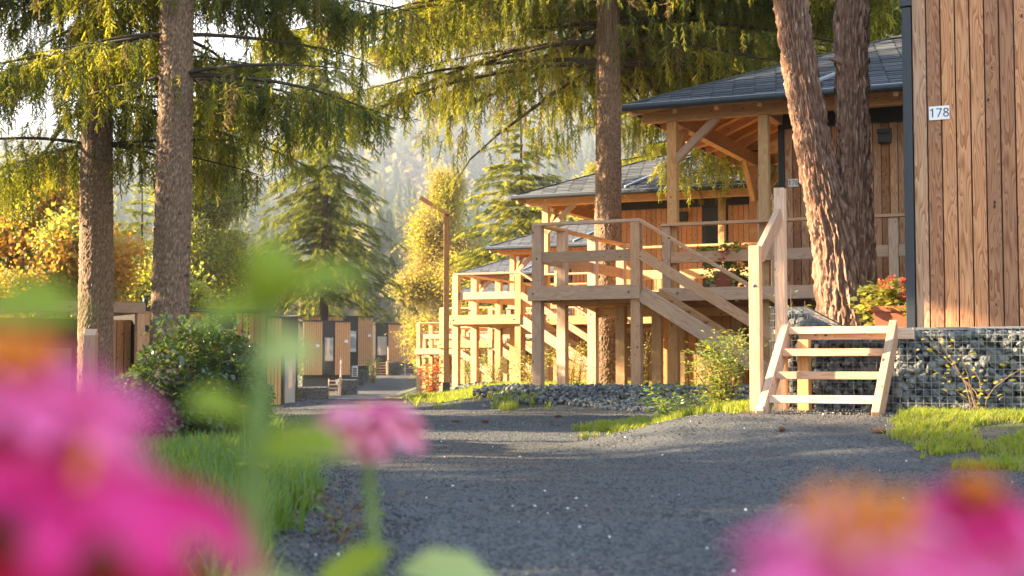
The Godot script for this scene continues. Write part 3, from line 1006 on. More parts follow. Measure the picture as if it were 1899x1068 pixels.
	for v in [0.0, 0.8]:
		beam(o, "stringer", P(1.79, st.call(1.79, 1.72), v), P(4.3, st.call(4.3, 1.72), v), 0.055, 0.235, RW if v == 0.0 else W)
	for q in 9:
		var u := 1.93 + q * 0.27
		beam(o, "stair_tread", P(u, st.call(u, 1.735), 0.03), P(u, st.call(u, 1.735), 0.77), 0.26, 0.04, W)
	beam(o, "handrail", P(1.775, 2.82, 0.0), P(4.35, st.call(4.35, 2.82), 0.0), 0.12, 0.05, RW)
	beam(o, "handrail", P(1.775, 2.31, 0.0), P(4.3, st.call(4.3, 2.31), 0.0), 0.05, 0.15, RW)
	beam(o, "railing_post", P(4.25, gz.call(4.25, 0.0), 0.04), P(4.25, 1.25, 0.04), 0.11, 0.11, RW)
	# roof frame
	beam(o, "roof_beam", P(1.5, 4.56, 1.02), P(9.9, 4.56, 1.02), 0.15, 0.2, W)
	beam(o, "roof_beam", P(1.97, 4.55, 1.1), P(1.97, 4.55, 6.9), 0.14, 0.24, W)
	beam(o, "roof_beam", P(1.5, 4.56, 6.3), P(9.9, 4.56, 6.3), 0.15, 0.2, W)
	beam(o, "wall_beam", P(3.45, 4.55, 1.1), P(3.45, 4.55, 6.2), 0.12, 0.2, W)
	beam(o, "brace", P(1.97, 3.80, 1.03), P(2.72, 4.50, 1.03), 0.09, 0.12, RW)
	beam(o, "brace", P(1.97, 3.80, 1.1), P(1.97, 4.50, 1.8), 0.09, 0.12, W)
	beam(o, "brace", P(1.97, 3.80, 6.15), P(1.97, 4.50, 5.45), 0.09, 0.12, W)
	beam(o, "brace", P(2.0, 3.80, 6.2), P(2.72, 4.50, 6.2), 0.09, 0.12, W)
	beam(o, "brace", P(3.35, 3.80, 1.05), P(2.85, 4.3, 1.05), 0.05, 0.05, W).queue_free()
	# roof: eave line at 0.5 ... 7.4, hips at 45 degrees in plan
	var e0 := 1.42
	var e1 := 10.4
	var f0 := 0.48
	var f1 := 7.42
	var rw := (f1 - f0) * 0.5
	var he := 4.66
	var hr := 6.11
	var c: Array[Vector3] = [P(e0, he, f0), P(e1, he, f0), P(e1, he, f1), P(e0, he, f1), P(e0 + rw, hr, f0 + rw), P(e1 - rw, hr, f0 + rw)]
	var g := Geo.new()
	g.quad(c[0], c[1], c[5], c[4]); g.quad(c[2], c[3], c[4], c[5])
	g.tri(c[1], c[2], c[5]); g.tri(c[3], c[0], c[4])
	var dn := Vector3(0, -0.035, 0)
	g.quad(c[0] + dn, c[4] + dn, c[5] + dn, c[1] + dn, Vector2(0, 0), Vector2(0, 2), Vector2(5, 2), Vector2(5, 0))
	g.quad(c[2] + dn, c[5] + dn, c[4] + dn, c[3] + dn); g.tri(c[1] + dn, c[5] + dn, c[2] + dn); g.tri(c[3] + dn, c[4] + dn, c[0] + dn)
	for q in 4:
		var a: Vector3 = c[q]
		var b: Vector3 = c[(q + 1) % 4]
		g.quad(a + dn, b + dn, b, a)
	var roof := mesh(o, "roof", g.done(), W)
	# shingles: courses up the front slope, cut at the hips
	var sd := (c[4] - (c[0] + (c[1] - c[0]).normalized() * rw))
	var slope := sd.length()
	var along := Vector3.RIGHT
	var upv := sd.normalized()
	var nrm := along.cross(upv).normalized()
	var exp_ := 0.145
	var courses := int(slope / exp_)
	var rest := [Geo.new(), Geo.new(), Geo.new()]
	var bs := Basis(along, nrm, -upv).orthonormalized()
	bs = bs * Basis(Vector3.RIGHT, -0.09)
	var made := 0
	for q in courses:
		var t0 := q * exp_
		var ua := e0 + rw * t0 / slope
		var ub := e1 - rw * t0 / slope
		var u := ua - (0.16 if q % 2 else 0.0)
		while u < ub:
			var a := maxf(u, ua)
			var b := minf(u + 0.33, ub)
			u += 0.33
			if b - a < 0.04: continue
			var mid := Vector3(0, 0, 0) + P((a + b) * 0.5, he, f0) + upv * (t0 + 0.09) + nrm * (0.012 + 0.003 * (rng.randi() % 3))
			var s := Vector3(b - a - 0.016, 0.026, 0.165)
			var kind := rng.randi() % 3
			if detail == 0 and (a < 5.9) and made < 290:
				made += 1
				mesh(roof, "shingle", box_mesh(Vector3(snappedf(s.x, 0.01), s.y, s.z), 0, 0), [M.shingle_a, M.shingle_b, M.shingle_c][kind], Transform3D(bs, mid))
			else:
				rest[kind].box(Transform3D(bs, mid), s)
	for q in 3: mesh(roof, "shingles", rest[q].done(), [M.shingle_a, M.shingle_b, M.shingle_c][q], I3, "stuff")
	g = Geo.new()
	g.quad(c[0] + Vector3(0, 0.004, 0), c[1] + Vector3(0, 0.004, 0), c[5] + Vector3(0, 0.004, 0), c[4] + Vector3(0, 0.004, 0))
	mesh(roof, "underlay", g.done(), M.dark_back)
	g = Geo.new()   # the other slopes, hips and ridge
	var lift := Vector3(0, 0.012, 0)
	g.quad(c[2] + lift, c[3] + lift, c[4] + lift, c[5] + lift); g.tri(c[1] + lift, c[2] + lift, c[5] + lift); g.tri(c[3] + lift, c[0] + lift, c[4] + lift)
	mesh(roof, "shingles", g.done(), M.shingle_a, I3, "stuff")
	beam(roof, "hip_cap", c[0] + lift * 2, c[4] + lift * 2, 0.16, 0.03, M.shingle_c)
	beam(roof, "ridge_cap", c[4] + lift * 2, c[5] + lift * 2, 0.18, 0.03, M.shingle_c)
	# flashing strip set on the slope
	var fa := P(4.12, he, f0) + upv * 0.12 + nrm * 0.05
	var fc := P(4.12, he, f0) + upv * 1.15 + along * 0.42 + nrm * 0.05
	beam(roof, "flashing_strip", fa, fc, 0.05, 0.05, M.flashing, nrm)
	# eave: gutter and dark fascia in front, boards left
	beam(o, "fascia", P(e0 - 0.02, he - 0.05, f0 - 0.015), P(e1, he - 0.05, f0 - 0.015), 0.03, 0.10, M.anthracite)
	g = Geo.new()
	g.tube([P(e0 - 0.05, he - 0.055, f0 - 0.085), P(e1, he - 0.055, f0 - 0.085)], [0.052, 0.052], 10)
	mesh(o, "gutter", g.done(), M.anthracite)
	beam(o, "drip_edge", P(e0 - 0.05, he + 0.005, f0 - 0.03), P(e1, he + 0.005, f0 - 0.03), 0.10, 0.012, M.flashing)
	beam(o, "fascia", P(e0 - 0.015, he - 0.05, f0 + 0.01), P(e0 - 0.015, he - 0.05, f1), 0.03, 0.08, M.anthracite)
	for q in 10: # rafters of the left slope, seen from below in the porch
		var v := f0 + 0.35 + q * 0.66
		var far := minf(minf(v - f0, f1 - v), 3.2)
		var rise: float = (hr - he) / rw
		if far < 0.4: continue
		beam(o, "rafter", P(e0 + 0.02, he - 0.10, v), P(e0 + far, he - 0.10 + far * rise, v), 0.07, 0.13, W)
	for q in 13:
		var u := e0 + 0.75 + q * 0.66
		var far := minf(minf(u - e0, e1 - u), 1.5)
		var rise: float = (hr - he) / rw
		beam(o, "rafter", P(u, he - 0.10, f0 + 0.02), P(u, he - 0.10 + far * rise, f0 + far), 0.07, 0.13, W)
	beam(o, "hip_rafter", P(e0 + 0.03, he - 0.10, f0 + 0.03), P(e0 + 3.2, he - 0.10 + 3.2 * (hr - he) / rw, f0 + 3.2), 0.09, 0.15, W)
	# the cabin body
	mesh(o, "cabin_body", box_mesh(Vector3(6.1, 2.8, 4.2), 0, 0), M.dark_back, Transform3D(Basis(), P(6.55, 3.23, 4.2)))
	var single := detail < 2
	boarding(o, "wall", P(3.52, 1.86, 2.0), P(5.52, 1.86, 2.0), 2.52, 0.124, M.larch_fresh if k > 0 else M.larch, single, 30 + k)
	boarding(o, "wall", P(6.13, 1.86, 2.0), P(9.6, 1.86, 2.0), 2.52, 0.124, M.larch_fresh if k > 0 else M.larch, single, 50 + k)
	beam(o, "corner_trim", P(3.47, 1.84, 1.99), P(3.47, 4.4, 1.99), 0.09, 0.06, M.anthracite)
	beam(o, "frieze", P(3.43, 4.47, 1.97), P(9.6, 4.47, 1.97), 0.05, 0.18, M.anthracite)
	beam(o, "frieze", P(3.43, 4.62, 1.99), P(9.6, 4.62, 1.99), 0.05, 0.13, M.anthracite)
	var door := mesh(o, "door", box_mesh(Vector3(0.58, 2.5, 0.05), 0.004, 0), M.anthracite, Transform3D(Basis(), P(5.825, 3.11, 2.0)))
	mesh(door, "door_pane", box_mesh(Vector3(0.4, 1.5, 0.012), 0, 0), M.black_box, Transform3D(Basis(), Vector3(0, 0.1, 0.03)))
	mesh(door, "door_handle", box_mesh(Vector3(0.02, 0.03, 0.13), 0.004, 0), M.steel, Transform3D(Basis(), Vector3(-0.24, -0.15, 0.07)))
	var lamp := mesh(o, "wall_lamp", box_mesh(Vector3(0.20, 0.22, 0.09), 0.012, 0), M.black_box, Transform3D(Basis(), P(5.09, 4.16, 1.93)))
	beam(lamp, "lamp_hood", Vector3(-0.11, 0.07, 0.06), Vector3(0.11, 0.07, 0.06), 0.05, 0.07, M.black_box)
	number_sign(o, num, P(3.66, 3.52, 1.978), Vector3(0, 0, 1), 0.16, 0.125, 0.075)
	# boarding that closes the space under the cabin
	boarding(o, "skirt_wall", P(0.98, 0.0, 3.1), P(9.5, 0.0, 3.1), 1.6, 0.15, M.larch_fresh, single, 70 + k)
	return o

func gabion(nm: String, label: String, at: Vector3, turn: float, L: float, h: float, th: float, single: bool, sd: int, slope_ := 0.0, group := "") -> Node3D:
	# a wire cage of stones; local x along its length, z towards the viewer, base at y = 0
	var o := thing(nm, label, "gabion", at, turn, group)
	var r := RandomNumberGenerator.new()
	r.seed = sd
	var rest := [[], [], [], []]
	var made := 0
	var px := 0.068
	var nx := int(L / px)
	var ny := int(h / 0.058)
	for layer in 2:
		for j in ny + 1:
			for i in nx + 1:
				var x := (i + 0.5 + (0.5 if (j + layer) % 2 else 0.0)) * L / (nx + 0.5)
				var y := (j + 0.45) * h / (ny + 0.6)
				if x > L - 0.03: continue
				if y > h - 0.04 - slope_ * x: continue
				var s := r.randf_range(0.065, 0.125) + 0.02 * layer
				var p := Vector3(x + r.randf_range(-0.025, 0.025), y + r.randf_range(-0.025, 0.025), -0.06 - 0.075 * layer + r.randf_range(-0.02, 0.012))
				p.y = maxf(p.y, 0.03)
				p.x = clampf(p.x, 0.045, L - 0.045)
				var b := rand_basis(r, s)
				var k := r.randi() % 4
				if single and layer == 0 and made < 290:
					made += 1
					mesh(o, "stone", stone_mesh(r.randi() % 6), M["stone_%d" % k], Transform3D(b, p))
				else:
					rest[k].append(Transform3D(b, p))
	# stones behind fill the cage, and those on its left end and top
	for k in int(L * th * 260):
		var x := r.randf_range(0.05, L - 0.05)
		var p := Vector3(x, h - slope_ * x - 0.055, -r.randf_range(0.05, th - 0.05))
		rest[r.randi() % 4].append(Transform3D(rand_basis(r, r.randf_range(0.08, 0.11)), p))
	for side in [0.055, L - 0.055]:
		for k in int(h * th * 260):
			var p := Vector3(side, r.randf_range(0.04, h - slope_ * side - 0.05), -r.randf_range(0.05, th - 0.05))
			rest[r.randi() % 4].append(Transform3D(rand_basis(r, r.randf_range(0.08, 0.11)), p))
	for k in 4:
		if rest[k].size(): many(o, "stones", stone_mesh(k), M["stone_%d" % k], rest[k])
	var core := Geo.new()
	var q := 0.09
	var y0 := h - 0.1 - slope_ * q
	var y1 := h - 0.1 - slope_ * (L - q)
	var c := [Vector3(q, 0, -q - 0.05), Vector3(L - q, 0, -q - 0.05), Vector3(L - q, y1, -q - 0.05), Vector3(q, y0, -q - 0.05)]
	var bk := Vector3(0, 0, -(th - 2 * q - 0.05))
	core.quad(c[0], c[1], c[2], c[3]); core.quad(c[1] + bk, c[0] + bk, c[3] + bk, c[2] + bk)
	core.quad(c[3], c[2], c[2] + bk, c[3] + bk); core.quad(c[0] + bk, c[0], c[3], c[3] + bk); core.quad(c[1], c[1] + bk, c[2] + bk, c[2])
	mesh(o, "rubble_core", core.done(), M.dark_back)
	# welded wire: front, back, both ends and top
	var g := Geo.new()
	var wr := 0.0034
	var wx := 0.061
	var wy := 0.055
	var nxw := roundi(L / wx)
	var nyw := roundi(h / wy)
	var nzw := roundi(th / wx)
	for i in nxw + 1:
		var x := i * L / nxw
		var hh := h - slope_ * x
		for z in [0.0, -th]: g.box(look(Vector3(x, 0, z), Vector3(x, hh, z)), Vector3(wr, wr, hh))
		g.box(look(Vector3(x, hh, 0), Vector3(x, hh, -th)), Vector3(wr, wr, th))
	for j in nyw + 1:
		var y := j * h / nyw
		var xe := L if slope_ == 0.0 else minf(L, (h - y) / slope_)
		for z in [wr * 0.5, -th]:
			if xe > 0.02: g.box(look(Vector3(0, y, z), Vector3(xe, y, z)), Vector3(wr, wr, xe))
		g.box(look(Vector3(0, y, 0), Vector3(0, y, -th)), Vector3(wr, wr, th))
		if y < h - slope_ * L: g.box(look(Vector3(L, y, 0), Vector3(L, y, -th)), Vector3(wr, wr, th))
	for i in nzw + 1:
		var z := -i * th / nzw
		g.box(look(Vector3(0, 0, z), Vector3(0, h, z)), Vector3(wr, wr, h))
		g.box(look(Vector3(L, 0, z), Vector3(L, h - slope_ * L, z)), Vector3(wr, wr, h - slope_ * L))
		g.box(look(Vector3(0, h, z), Vector3(L, h - slope_ * L, z)), Vector3(wr, wr, L))
	for z in [0.0, -th]:
		g.box(look(Vector3(-0.002, h + 0.004, z), Vector3(L + 0.002, h + 0.004 - slope_ * L, z)), Vector3(0.009, 0.009, L))
	mesh(o, "wire_mesh", g.done(), M.steel)
	return o

func house_178() -> void:
	var O := HOUSE
	var o := thing("larch_clad_house", "tall house front of vertical weathered larch planks with the number plate 178", "house", O, TURN)
	rng.seed = 4
	mesh(o, "house_body", box_mesh(Vector3(5.9, 3.6, 5.0), 0, 0), M.dark_back, Transform3D(Basis(), P(3.02, 2.7, 2.6)))
	boarding(o, "wall", P(0.065, 0.93, 0.0), P(6.0, 0.93, 0.0), 3.5, 0.119, M.larch, true, 3)
	beam(o, "corner_profile", P(0.025, 0.9, 0.035), P(0.025, 3.72, 0.035), 0.075, 0.13, M.anthracite)
	beam(o, "rainwater_head", P(-0.03, 3.83, 0.03), P(0.07, 3.83, 0.03), 0.13, 0.2, M.anthracite)
	beam(o, "roof_edge", P(-0.06, 4.47, -0.02), P(6.1, 4.47, -0.02), 0.2, 0.12, M.anthracite)
	mesh(o, "roof", box_mesh(Vector3(6.3, 0.14, 5.4), 0.01, 0), M.anthracite, Transform3D(Basis(), P(3.05, 4.58, 2.55)))
	number_sign(o, "178", P(0.285, 2.785, -0.006), Vector3(0, 0, 1), 0.168, 0.118, 0.075)
	# terrace ground behind the cages
	var g := Geo.new()
	g.box(I3, Vector3(7.2, 0.74, 5.2), 0.03)
	var t := mesh(self, "terrace", g.done(), M.gravel_road, Transform3D(rot_y(TURN), O + UX * 2.95 + VX * 2.3 + Vector3(0, 0.54, 0)), "structure")
	# cages
	var at := func(u: float, v: float, h: float) -> Vector3: return O + UX * u + VX * v + Vector3(0, h, 0)
	gabion("stone_gabion", "long stone filled wire gabion right of the wooden steps under the larch house", at.call(-0.02, -0.79, 0.17), TURN, 3.4, 0.755, 0.45, true, 7)
	gabion("stone_gabion", "shaded stone gabion seen between the treads behind the wooden steps", at.call(-0.72, -0.66, 0.17), TURN, 0.68, 0.70, 0.3, true, 8)
	gabion("stone_gabion", "narrow gabion with sloping top running back from the step posts to the forked pine", at.call(-0.73, -0.68, 0.17), TURN + PI / 2, 1.9, 0.95, 0.3, true, 9, 0.075)
	# steps
	var s := thing("wooden_steps", "four wooden steps with one tall handrail leading up to the larch house", "steps", O + Vector3(0, 0.0, 0), TURN)
	var W: Material = M.pale_wood
	for u in [-0.86, 0.005]:
		beam(s, "stringer", P(u, 0.22, -1.72), P(u, 0.93, -0.80), 0.06, 0.17, W)
	for k in 4:
		var h := 0.37 + k * 0.182
		var v := -1.50 + k * 0.232
		beam(s, "tread", P(-0.83, h, v), P(-0.025, h, v), 0.19, 0.06, W)
	var top := beam(s, "landing_edge", P(-0.76, 0.885, -0.80), P(0.16, 0.885, -0.80), 0.05, 0.09, W)
	bolt(top, Vector3(-0.026, 0, -0.32), Vector3.LEFT, 0.014)
	bolt(top, Vector3(-0.026, 0, 0.26), Vector3.LEFT, 0.014)
	bolt(top, Vector3(0.026, 0, -0.32), Vector3.RIGHT, 0.014)
	bolt(top, Vector3(0.026, 0, 0.26), Vector3.RIGHT, 0.014)
	var pa := beam(s, "handrail_post", P(-0.935, 0.1, -1.55), P(-0.935, 1.565, -1.55), 0.085, 0.1, W)
	bolt(pa, Vector3(0, 0.05, 0.42), Vector3.UP, 0.016)
	bolt(pa, Vector3(0, -0.05, 0.42), Vector3.DOWN, 0.016)
	beam(s, "handrail_post", P(-0.90, 0.1, -0.84), P(-0.90, 2.10, -0.84), 0.085, 0.1, W)
	beam(s, "handrail", P(-0.915, 1.50, -1.49), P(-0.90, 1.87, -0.895), 0.05, 0.13, W)
	beam(s, "support_post", P(-0.70, 0.1, -0.9), P(-0.70, 0.84, -0.9), 0.09, 0.12, M.spruce_wood)

# ---------------------------------------------------------------- flat-roofed cabins on the left
const CT := 0.583    # their fronts look to the right of the camera
func cabin(label: String, at: Vector3, L: float, h: float, parts: Array, single: bool, sd: int, detail := true) -> Node3D:
	# parts: [u0, u1, kind]; kind 0 planks, 1 dark panel, 2 dark panel with window, 3 window door
	var o := thing("flat_roofed_cabin", label, "cabin", at, CT, "flat roofed cabins across the road")
	rng.seed = sd
	mesh(o, "cabin_body", box_mesh(Vector3(L - 0.1, h - 0.05, 3.4), 0, 0), M.dark_back, Transform3D(Basis(), Vector3(L * 0.5, h * 0.5, -1.78)))
	mesh(o, "flat_roof", box_mesh(Vector3(L + 0.12, 0.07, 3.7), 0.005, 0), M.anthracite, Transform3D(Basis(), Vector3(L * 0.5, h + 0.035, -1.8)))
	for p in parts:
		var w: float = p[1] - p[0]
		var m: float = (p[0] + p[1]) * 0.5
		if p[2] == 0:
			boarding(o, "wall", Vector3(p[0], 0, 0), Vector3(p[1], 0, 0), h, 0.125, M.larch_fresh, single, sd + int(p[0] * 10))
		else:
			mesh(o, "dark_panel", box_mesh(Vector3(w - 0.01, h, 0.04), 0.003, 0), M.anthracite, Transform3D(Basis(), Vector3(m, h * 0.5, -0.035)))
			if p[2] >= 2:
				var wh := 1.35 if p[2] == 2 else 1.9
				var wy := h - 0.75 - wh * 0.5 if p[2] == 2 else wh * 0.5 + 0.15
				var f := Geo.new()
				for e in [[-1, 0], [1, 0]]: f.box(look(Vector3(e[0] * (w * 0.42 - 0.03), -wh * 0.5, 0), Vector3(e[0] * (w * 0.42 - 0.03), wh * 0.5, 0)), Vector3(0.06, 0.05, wh))
				for e in [-1, 1]: f.box(look(Vector3(-w * 0.42 + 0.06, e * (wh * 0.5 - 0.03), 0), Vector3(w * 0.42 - 0.06, e * (wh * 0.5 - 0.03), 0)), Vector3(0.05, 0.06, w * 0.84 - 0.12))
				var win := mesh(o, "window", f.done(), M.anthracite, Transform3D(Basis(), Vector3(m, wy, 0.012)))
				var cg := Geo.new()
				var rows := [PackedVector3Array(), PackedVector3Array()]
				var us := [PackedVector2Array(), PackedVector2Array()]
				for q in 33:
					for e in 2:
						rows[e].append(Vector3((q / 32.0 - 0.5) * w * 0.8, (e - 0.5) * wh * 0.95, 0.012 + 0.006 * sin(q * 1.9)))
						us[e].append(Vector2(q, e))
				cg.sheet(rows, us)
				mesh(win, "curtain", cg.done(), M.curtain, Transform3D(Basis(), Vector3(0, 0, -0.01)))
				mesh(win, "pane", box_mesh(Vector3(w * 0.8, wh * 0.95, 0.004), 0, 0), M.glass, Transform3D(Basis(), Vector3(0, 0, 0.022)))
	return o

func small_steps(label: String, at: Vector3, turn: float, w: float, n: int, rail: bool) -> void:
	var o := thing("wooden_steps", label, "steps", at, turn, "wooden steps of the cabins across the road")
	rng.seed = int(at.z * 31)
	for u in [0.0, w]: beam(o, "stringer", Vector3(u, 0.0, 0.0), Vector3(u, n * 0.175, -n * 0.24), 0.05, 0.16, M.pale_wood)
	for k in n: beam(o, "tread", Vector3(0.03, 0.13 + k * 0.175, -0.15 - k * 0.24), Vector3(w - 0.03, 0.13 + k * 0.175, -0.15 - k * 0.24), 0.17, 0.05, M.pale_wood)
	if rail:
		beam(o, "handrail_post", Vector3(w + 0.08, -0.1, -0.05), Vector3(w + 0.08, 1.05, -0.05), 0.09, 0.09, M.pale_wood)
		beam(o, "handrail_post", Vector3(w + 0.08, 0.2, -n * 0.24), Vector3(w + 0.08, n * 0.175 + 1.05, -n * 0.24), 0.09, 0.09, M.pale_wood)
		beam(o, "handrail", Vector3(w + 0.08, 0.98, 0.0), Vector3(w + 0.08, n * 0.175 + 0.95, -n * 0.24 - 0.05), 0.05, 0.12, M.pale_wood)

# ---------------------------------------------------------------- flowers
func petal_mesh() -> ArrayMesh:
	if cache.has("petal"): return cache["petal"]
	var rows := []
	var uvs := []
	for q in 7:
		var t := q / 6.0
		var w := 0.19 * sin(pow(t, 0.7) * PI * 0.86) + 0.035
		if q == 6: w = 0.07
		var r := PackedVector3Array()
		var u := PackedVector2Array()
		for e in 5:
			var s := (e - 2) / 2.0
			r.append(Vector3(s * w, 0.12 * sin(t * 2.4) - 0.22 * t * t + 0.05 * s * s, t))
			u.append(Vector2(s, t))
		rows.append(r); uvs.append(u)
	var g := Geo.new()
	g.sheet(rows, uvs)
	cache["petal"] = g.done()
	return cache["petal"]

func zinnia(label: String, at: Vector3, R: float, axis: Vector3, layers: Array, disc: float, stem_to, sd: int) -> Node3D:
	# layers: [count, reach, droop angle, height, material]
	var o := thing("zinnia", label, "flower", at)
	var r := RandomNumberGenerator.new()
	r.seed = sd
	var y := axis.normalized()
	var x := y.cross(Vector3(0.2, 0.1, 1)).normalized()
	var B := Basis(x, y, x.cross(y))
	for l in layers:
		for k in l[0]:
			var a: float = TAU * (k + 0.35 * r.randf()) / l[0] + l[3] * 40.0
			var s: float = R * l[1] * r.randf_range(0.9, 1.08)
			var pb := Basis(Vector3.UP, a) * Basis(Vector3.RIGHT, l[2] + r.randf_range(-0.13, 0.13)) * Basis(Vector3.BACK, r.randf_range(-0.2, 0.2))
			mesh(o, "petal", petal_mesh(), l[4] if not l[4] is Array else l[4][r.randi() % l[4].size()], Transform3D((B * pb).scaled_local(Vector3(s, s, s)), B * Vector3(0, l[3] * R, 0)))
	var g := Geo.new()
	g.tube([B * Vector3(0, -0.05 * R, 0), B * Vector3(0, 0.12 * R, 0), B * Vector3(0, 0.22 * R, 0), B * Vector3(0, 0.27 * R, 0)], [disc * R * 0.7, disc * R, disc * R * 0.75, 0.001], 14)
	var dm := mesh(o, "flower_disc", g.done(), M.disc_orange)
	g = Geo.new()
	for k in (16 if disc > 0.1 else 0):
		var a := k * 2.4
		var rr := disc * R * sqrt((k + 0.5) / 16.0)
		var p := B * Vector3(cos(a) * rr, 0.2 * R, sin(a) * rr)
		g.tube([p, p + B * Vector3(cos(a) * 0.03, 0.14, sin(a) * 0.03) * R, p + B * Vector3(cos(a) * 0.06, 0.2, sin(a) * 0.06) * R], [0.035 * R, 0.05 * R, 0.002], 6)
	if disc > 0.1: mesh(dm, "florets", g.done(), M.disc_orange, I3, "stuff")
	if stem_to != null:
		g = Geo.new()
		g.tube([B * Vector3(0, 0.0, 0), B * Vector3(0, -0.22 * R, 0), B * Vector3(0, -0.4 * R, 0)], [0.3 * R, 0.26 * R, 0.09 * R], 10)
		mesh(o, "calyx", g.done(), M.stem_green)
		g = Geo.new()
		var e: Vector3 = stem_to - at
		g.tube([B * Vector3(0, -0.3 * R, 0), e * 0.35 + Vector3(0.004, 0, 0), e * 0.7, e], [0.0035, 0.0035, 0.004, 0.0045], 8)
		mesh(o, "stem", g.done(), M.stem_green)
	return o

func leaf(par: Node, at: Vector3, dir: Vector3, roll: float, L: float, m: Material, wide := 0.5) -> void:
	var b := Basis.looking_at(-dir, Vector3.UP) * Basis(Vector3.BACK, roll)
	mesh(par, "leaf", leaf_mesh(wide, 0.1), m, Transform3D(b.scaled_local(Vector3(L, L, L)), at))

func planter(label: String, at: Vector3, turn: float, w: float, h: float, dep: float, plant_h: float, spread: float, flower: Material, n_flowers: int, m1: Material, m2: Material, sd: int) -> void:
	var o := thing("flower_pot", label, "flower pot", at, turn)
	var g := Geo.new()
	var ring := func(y: float, f: float) -> PackedVector3Array:
		var a := PackedVector3Array()
		for q in [[-1, 1], [1, 1], [1, -1], [-1, -1], [-1, 1]]: a.append(Vector3(q[0] * w * 0.5 * f, y, q[1] * dep * 0.5 * f))
		return a
	var prof := [[0.0, 0.02], [0.0, 0.8], [h * 0.8, 0.95], [h * 0.8, 1.03], [h, 1.04], [h, 0.93], [h * 0.85, 0.9], [h * 0.85, 0.02]]
	for k in prof.size() - 1:
		var a: PackedVector3Array = ring.call(prof[k][0], prof[k][1])
		var b: PackedVector3Array = ring.call(prof[k + 1][0], prof[k + 1][1])
		for q in 4: g.quad(a[q], a[q + 1], b[q + 1], b[q])
	var pot := mesh(o, "pot", g.done(), M.terracotta)
	g = Geo.new()
	g.box(Transform3D(Basis(), Vector3(0, 0.012, 0)), Vector3(w * 1.12, 0.024, dep * 1.12), 0.006)
	mesh(pot, "saucer", g.done(), M.terracotta)
	var r := RandomNumberGenerator.new()
	r.seed = sd
	var xs := [[], []]
	g = Geo.new()
	for k in 34:
		var a := r.randf() * TAU
		var e := Vector3(cos(a) * spread * sqrt(r.randf()), h * 0.8 + plant_h * r.randf_range(0.05, 1.0), sin(a) * spread * 0.6 * sqrt(r.randf()))
		if r.randf() < 0.25: e.y = h * r.randf_range(0.35, 0.9); 
		if e.y < h: e.x = signf(e.x) * maxf(absf(e.x), w * 0.55)
		g.tube([Vector3(0, h * 0.82, 0), Vector3(e.x * 0.5, maxf(e.y, h) * 0.9 + 0.02, e.z * 0.5), e], [0.006, 0.005, 0.003], 5)
		for q in 20:
			var b := r.randf() * TAU
			var d := Vector3(cos(b), r.randf_range(-0.4, 0.6), sin(b)).normalized()
			var s := r.randf_range(0.05, 0.09)
			xs[1 if k % 3 == 0 else 0].append(Transform3D((Basis.looking_at(-d, Vector3.UP) * Basis(Vector3.BACK, r.randf_range(-0.8, 0.8))).scaled(Vector3(s, s, s)), e + Vector3(r.randfn(), r.randfn() * 0.6, r.randfn()) * 0.06))
	mesh(o, "stems", g.done(), M.stem_green)
	many(o, "foliage", leaf_mesh(0.9), m1, xs[0])
	many(o, "foliage", leaf_mesh(0.8), m2, xs[1])
	for k in n_flowers:
		var a := r.randf() * TAU
		var c := Vector3(cos(a) * spread * r.randf_range(0.2, 0.95), h + plant_h * r.randf_range(0.35, 1.05), absf(sin(a)) * spread * 0.55)
		g = Geo.new()
		for q in 22:
			var p := c + Vector3(r.randfn(), r.randfn(), r.randfn()) * 0.017
			var d := Vector3(r.randfn(), r.randfn(), r.randfn()).normalized() * 0.013
			var s := d.cross(Vector3(r.randfn(), r.randfn(), r.randfn())).normalized() * 0.011
			g.quad(p - d, p + s, p + d, p - s)
		mesh(o, "blossom", g.done(), flower)

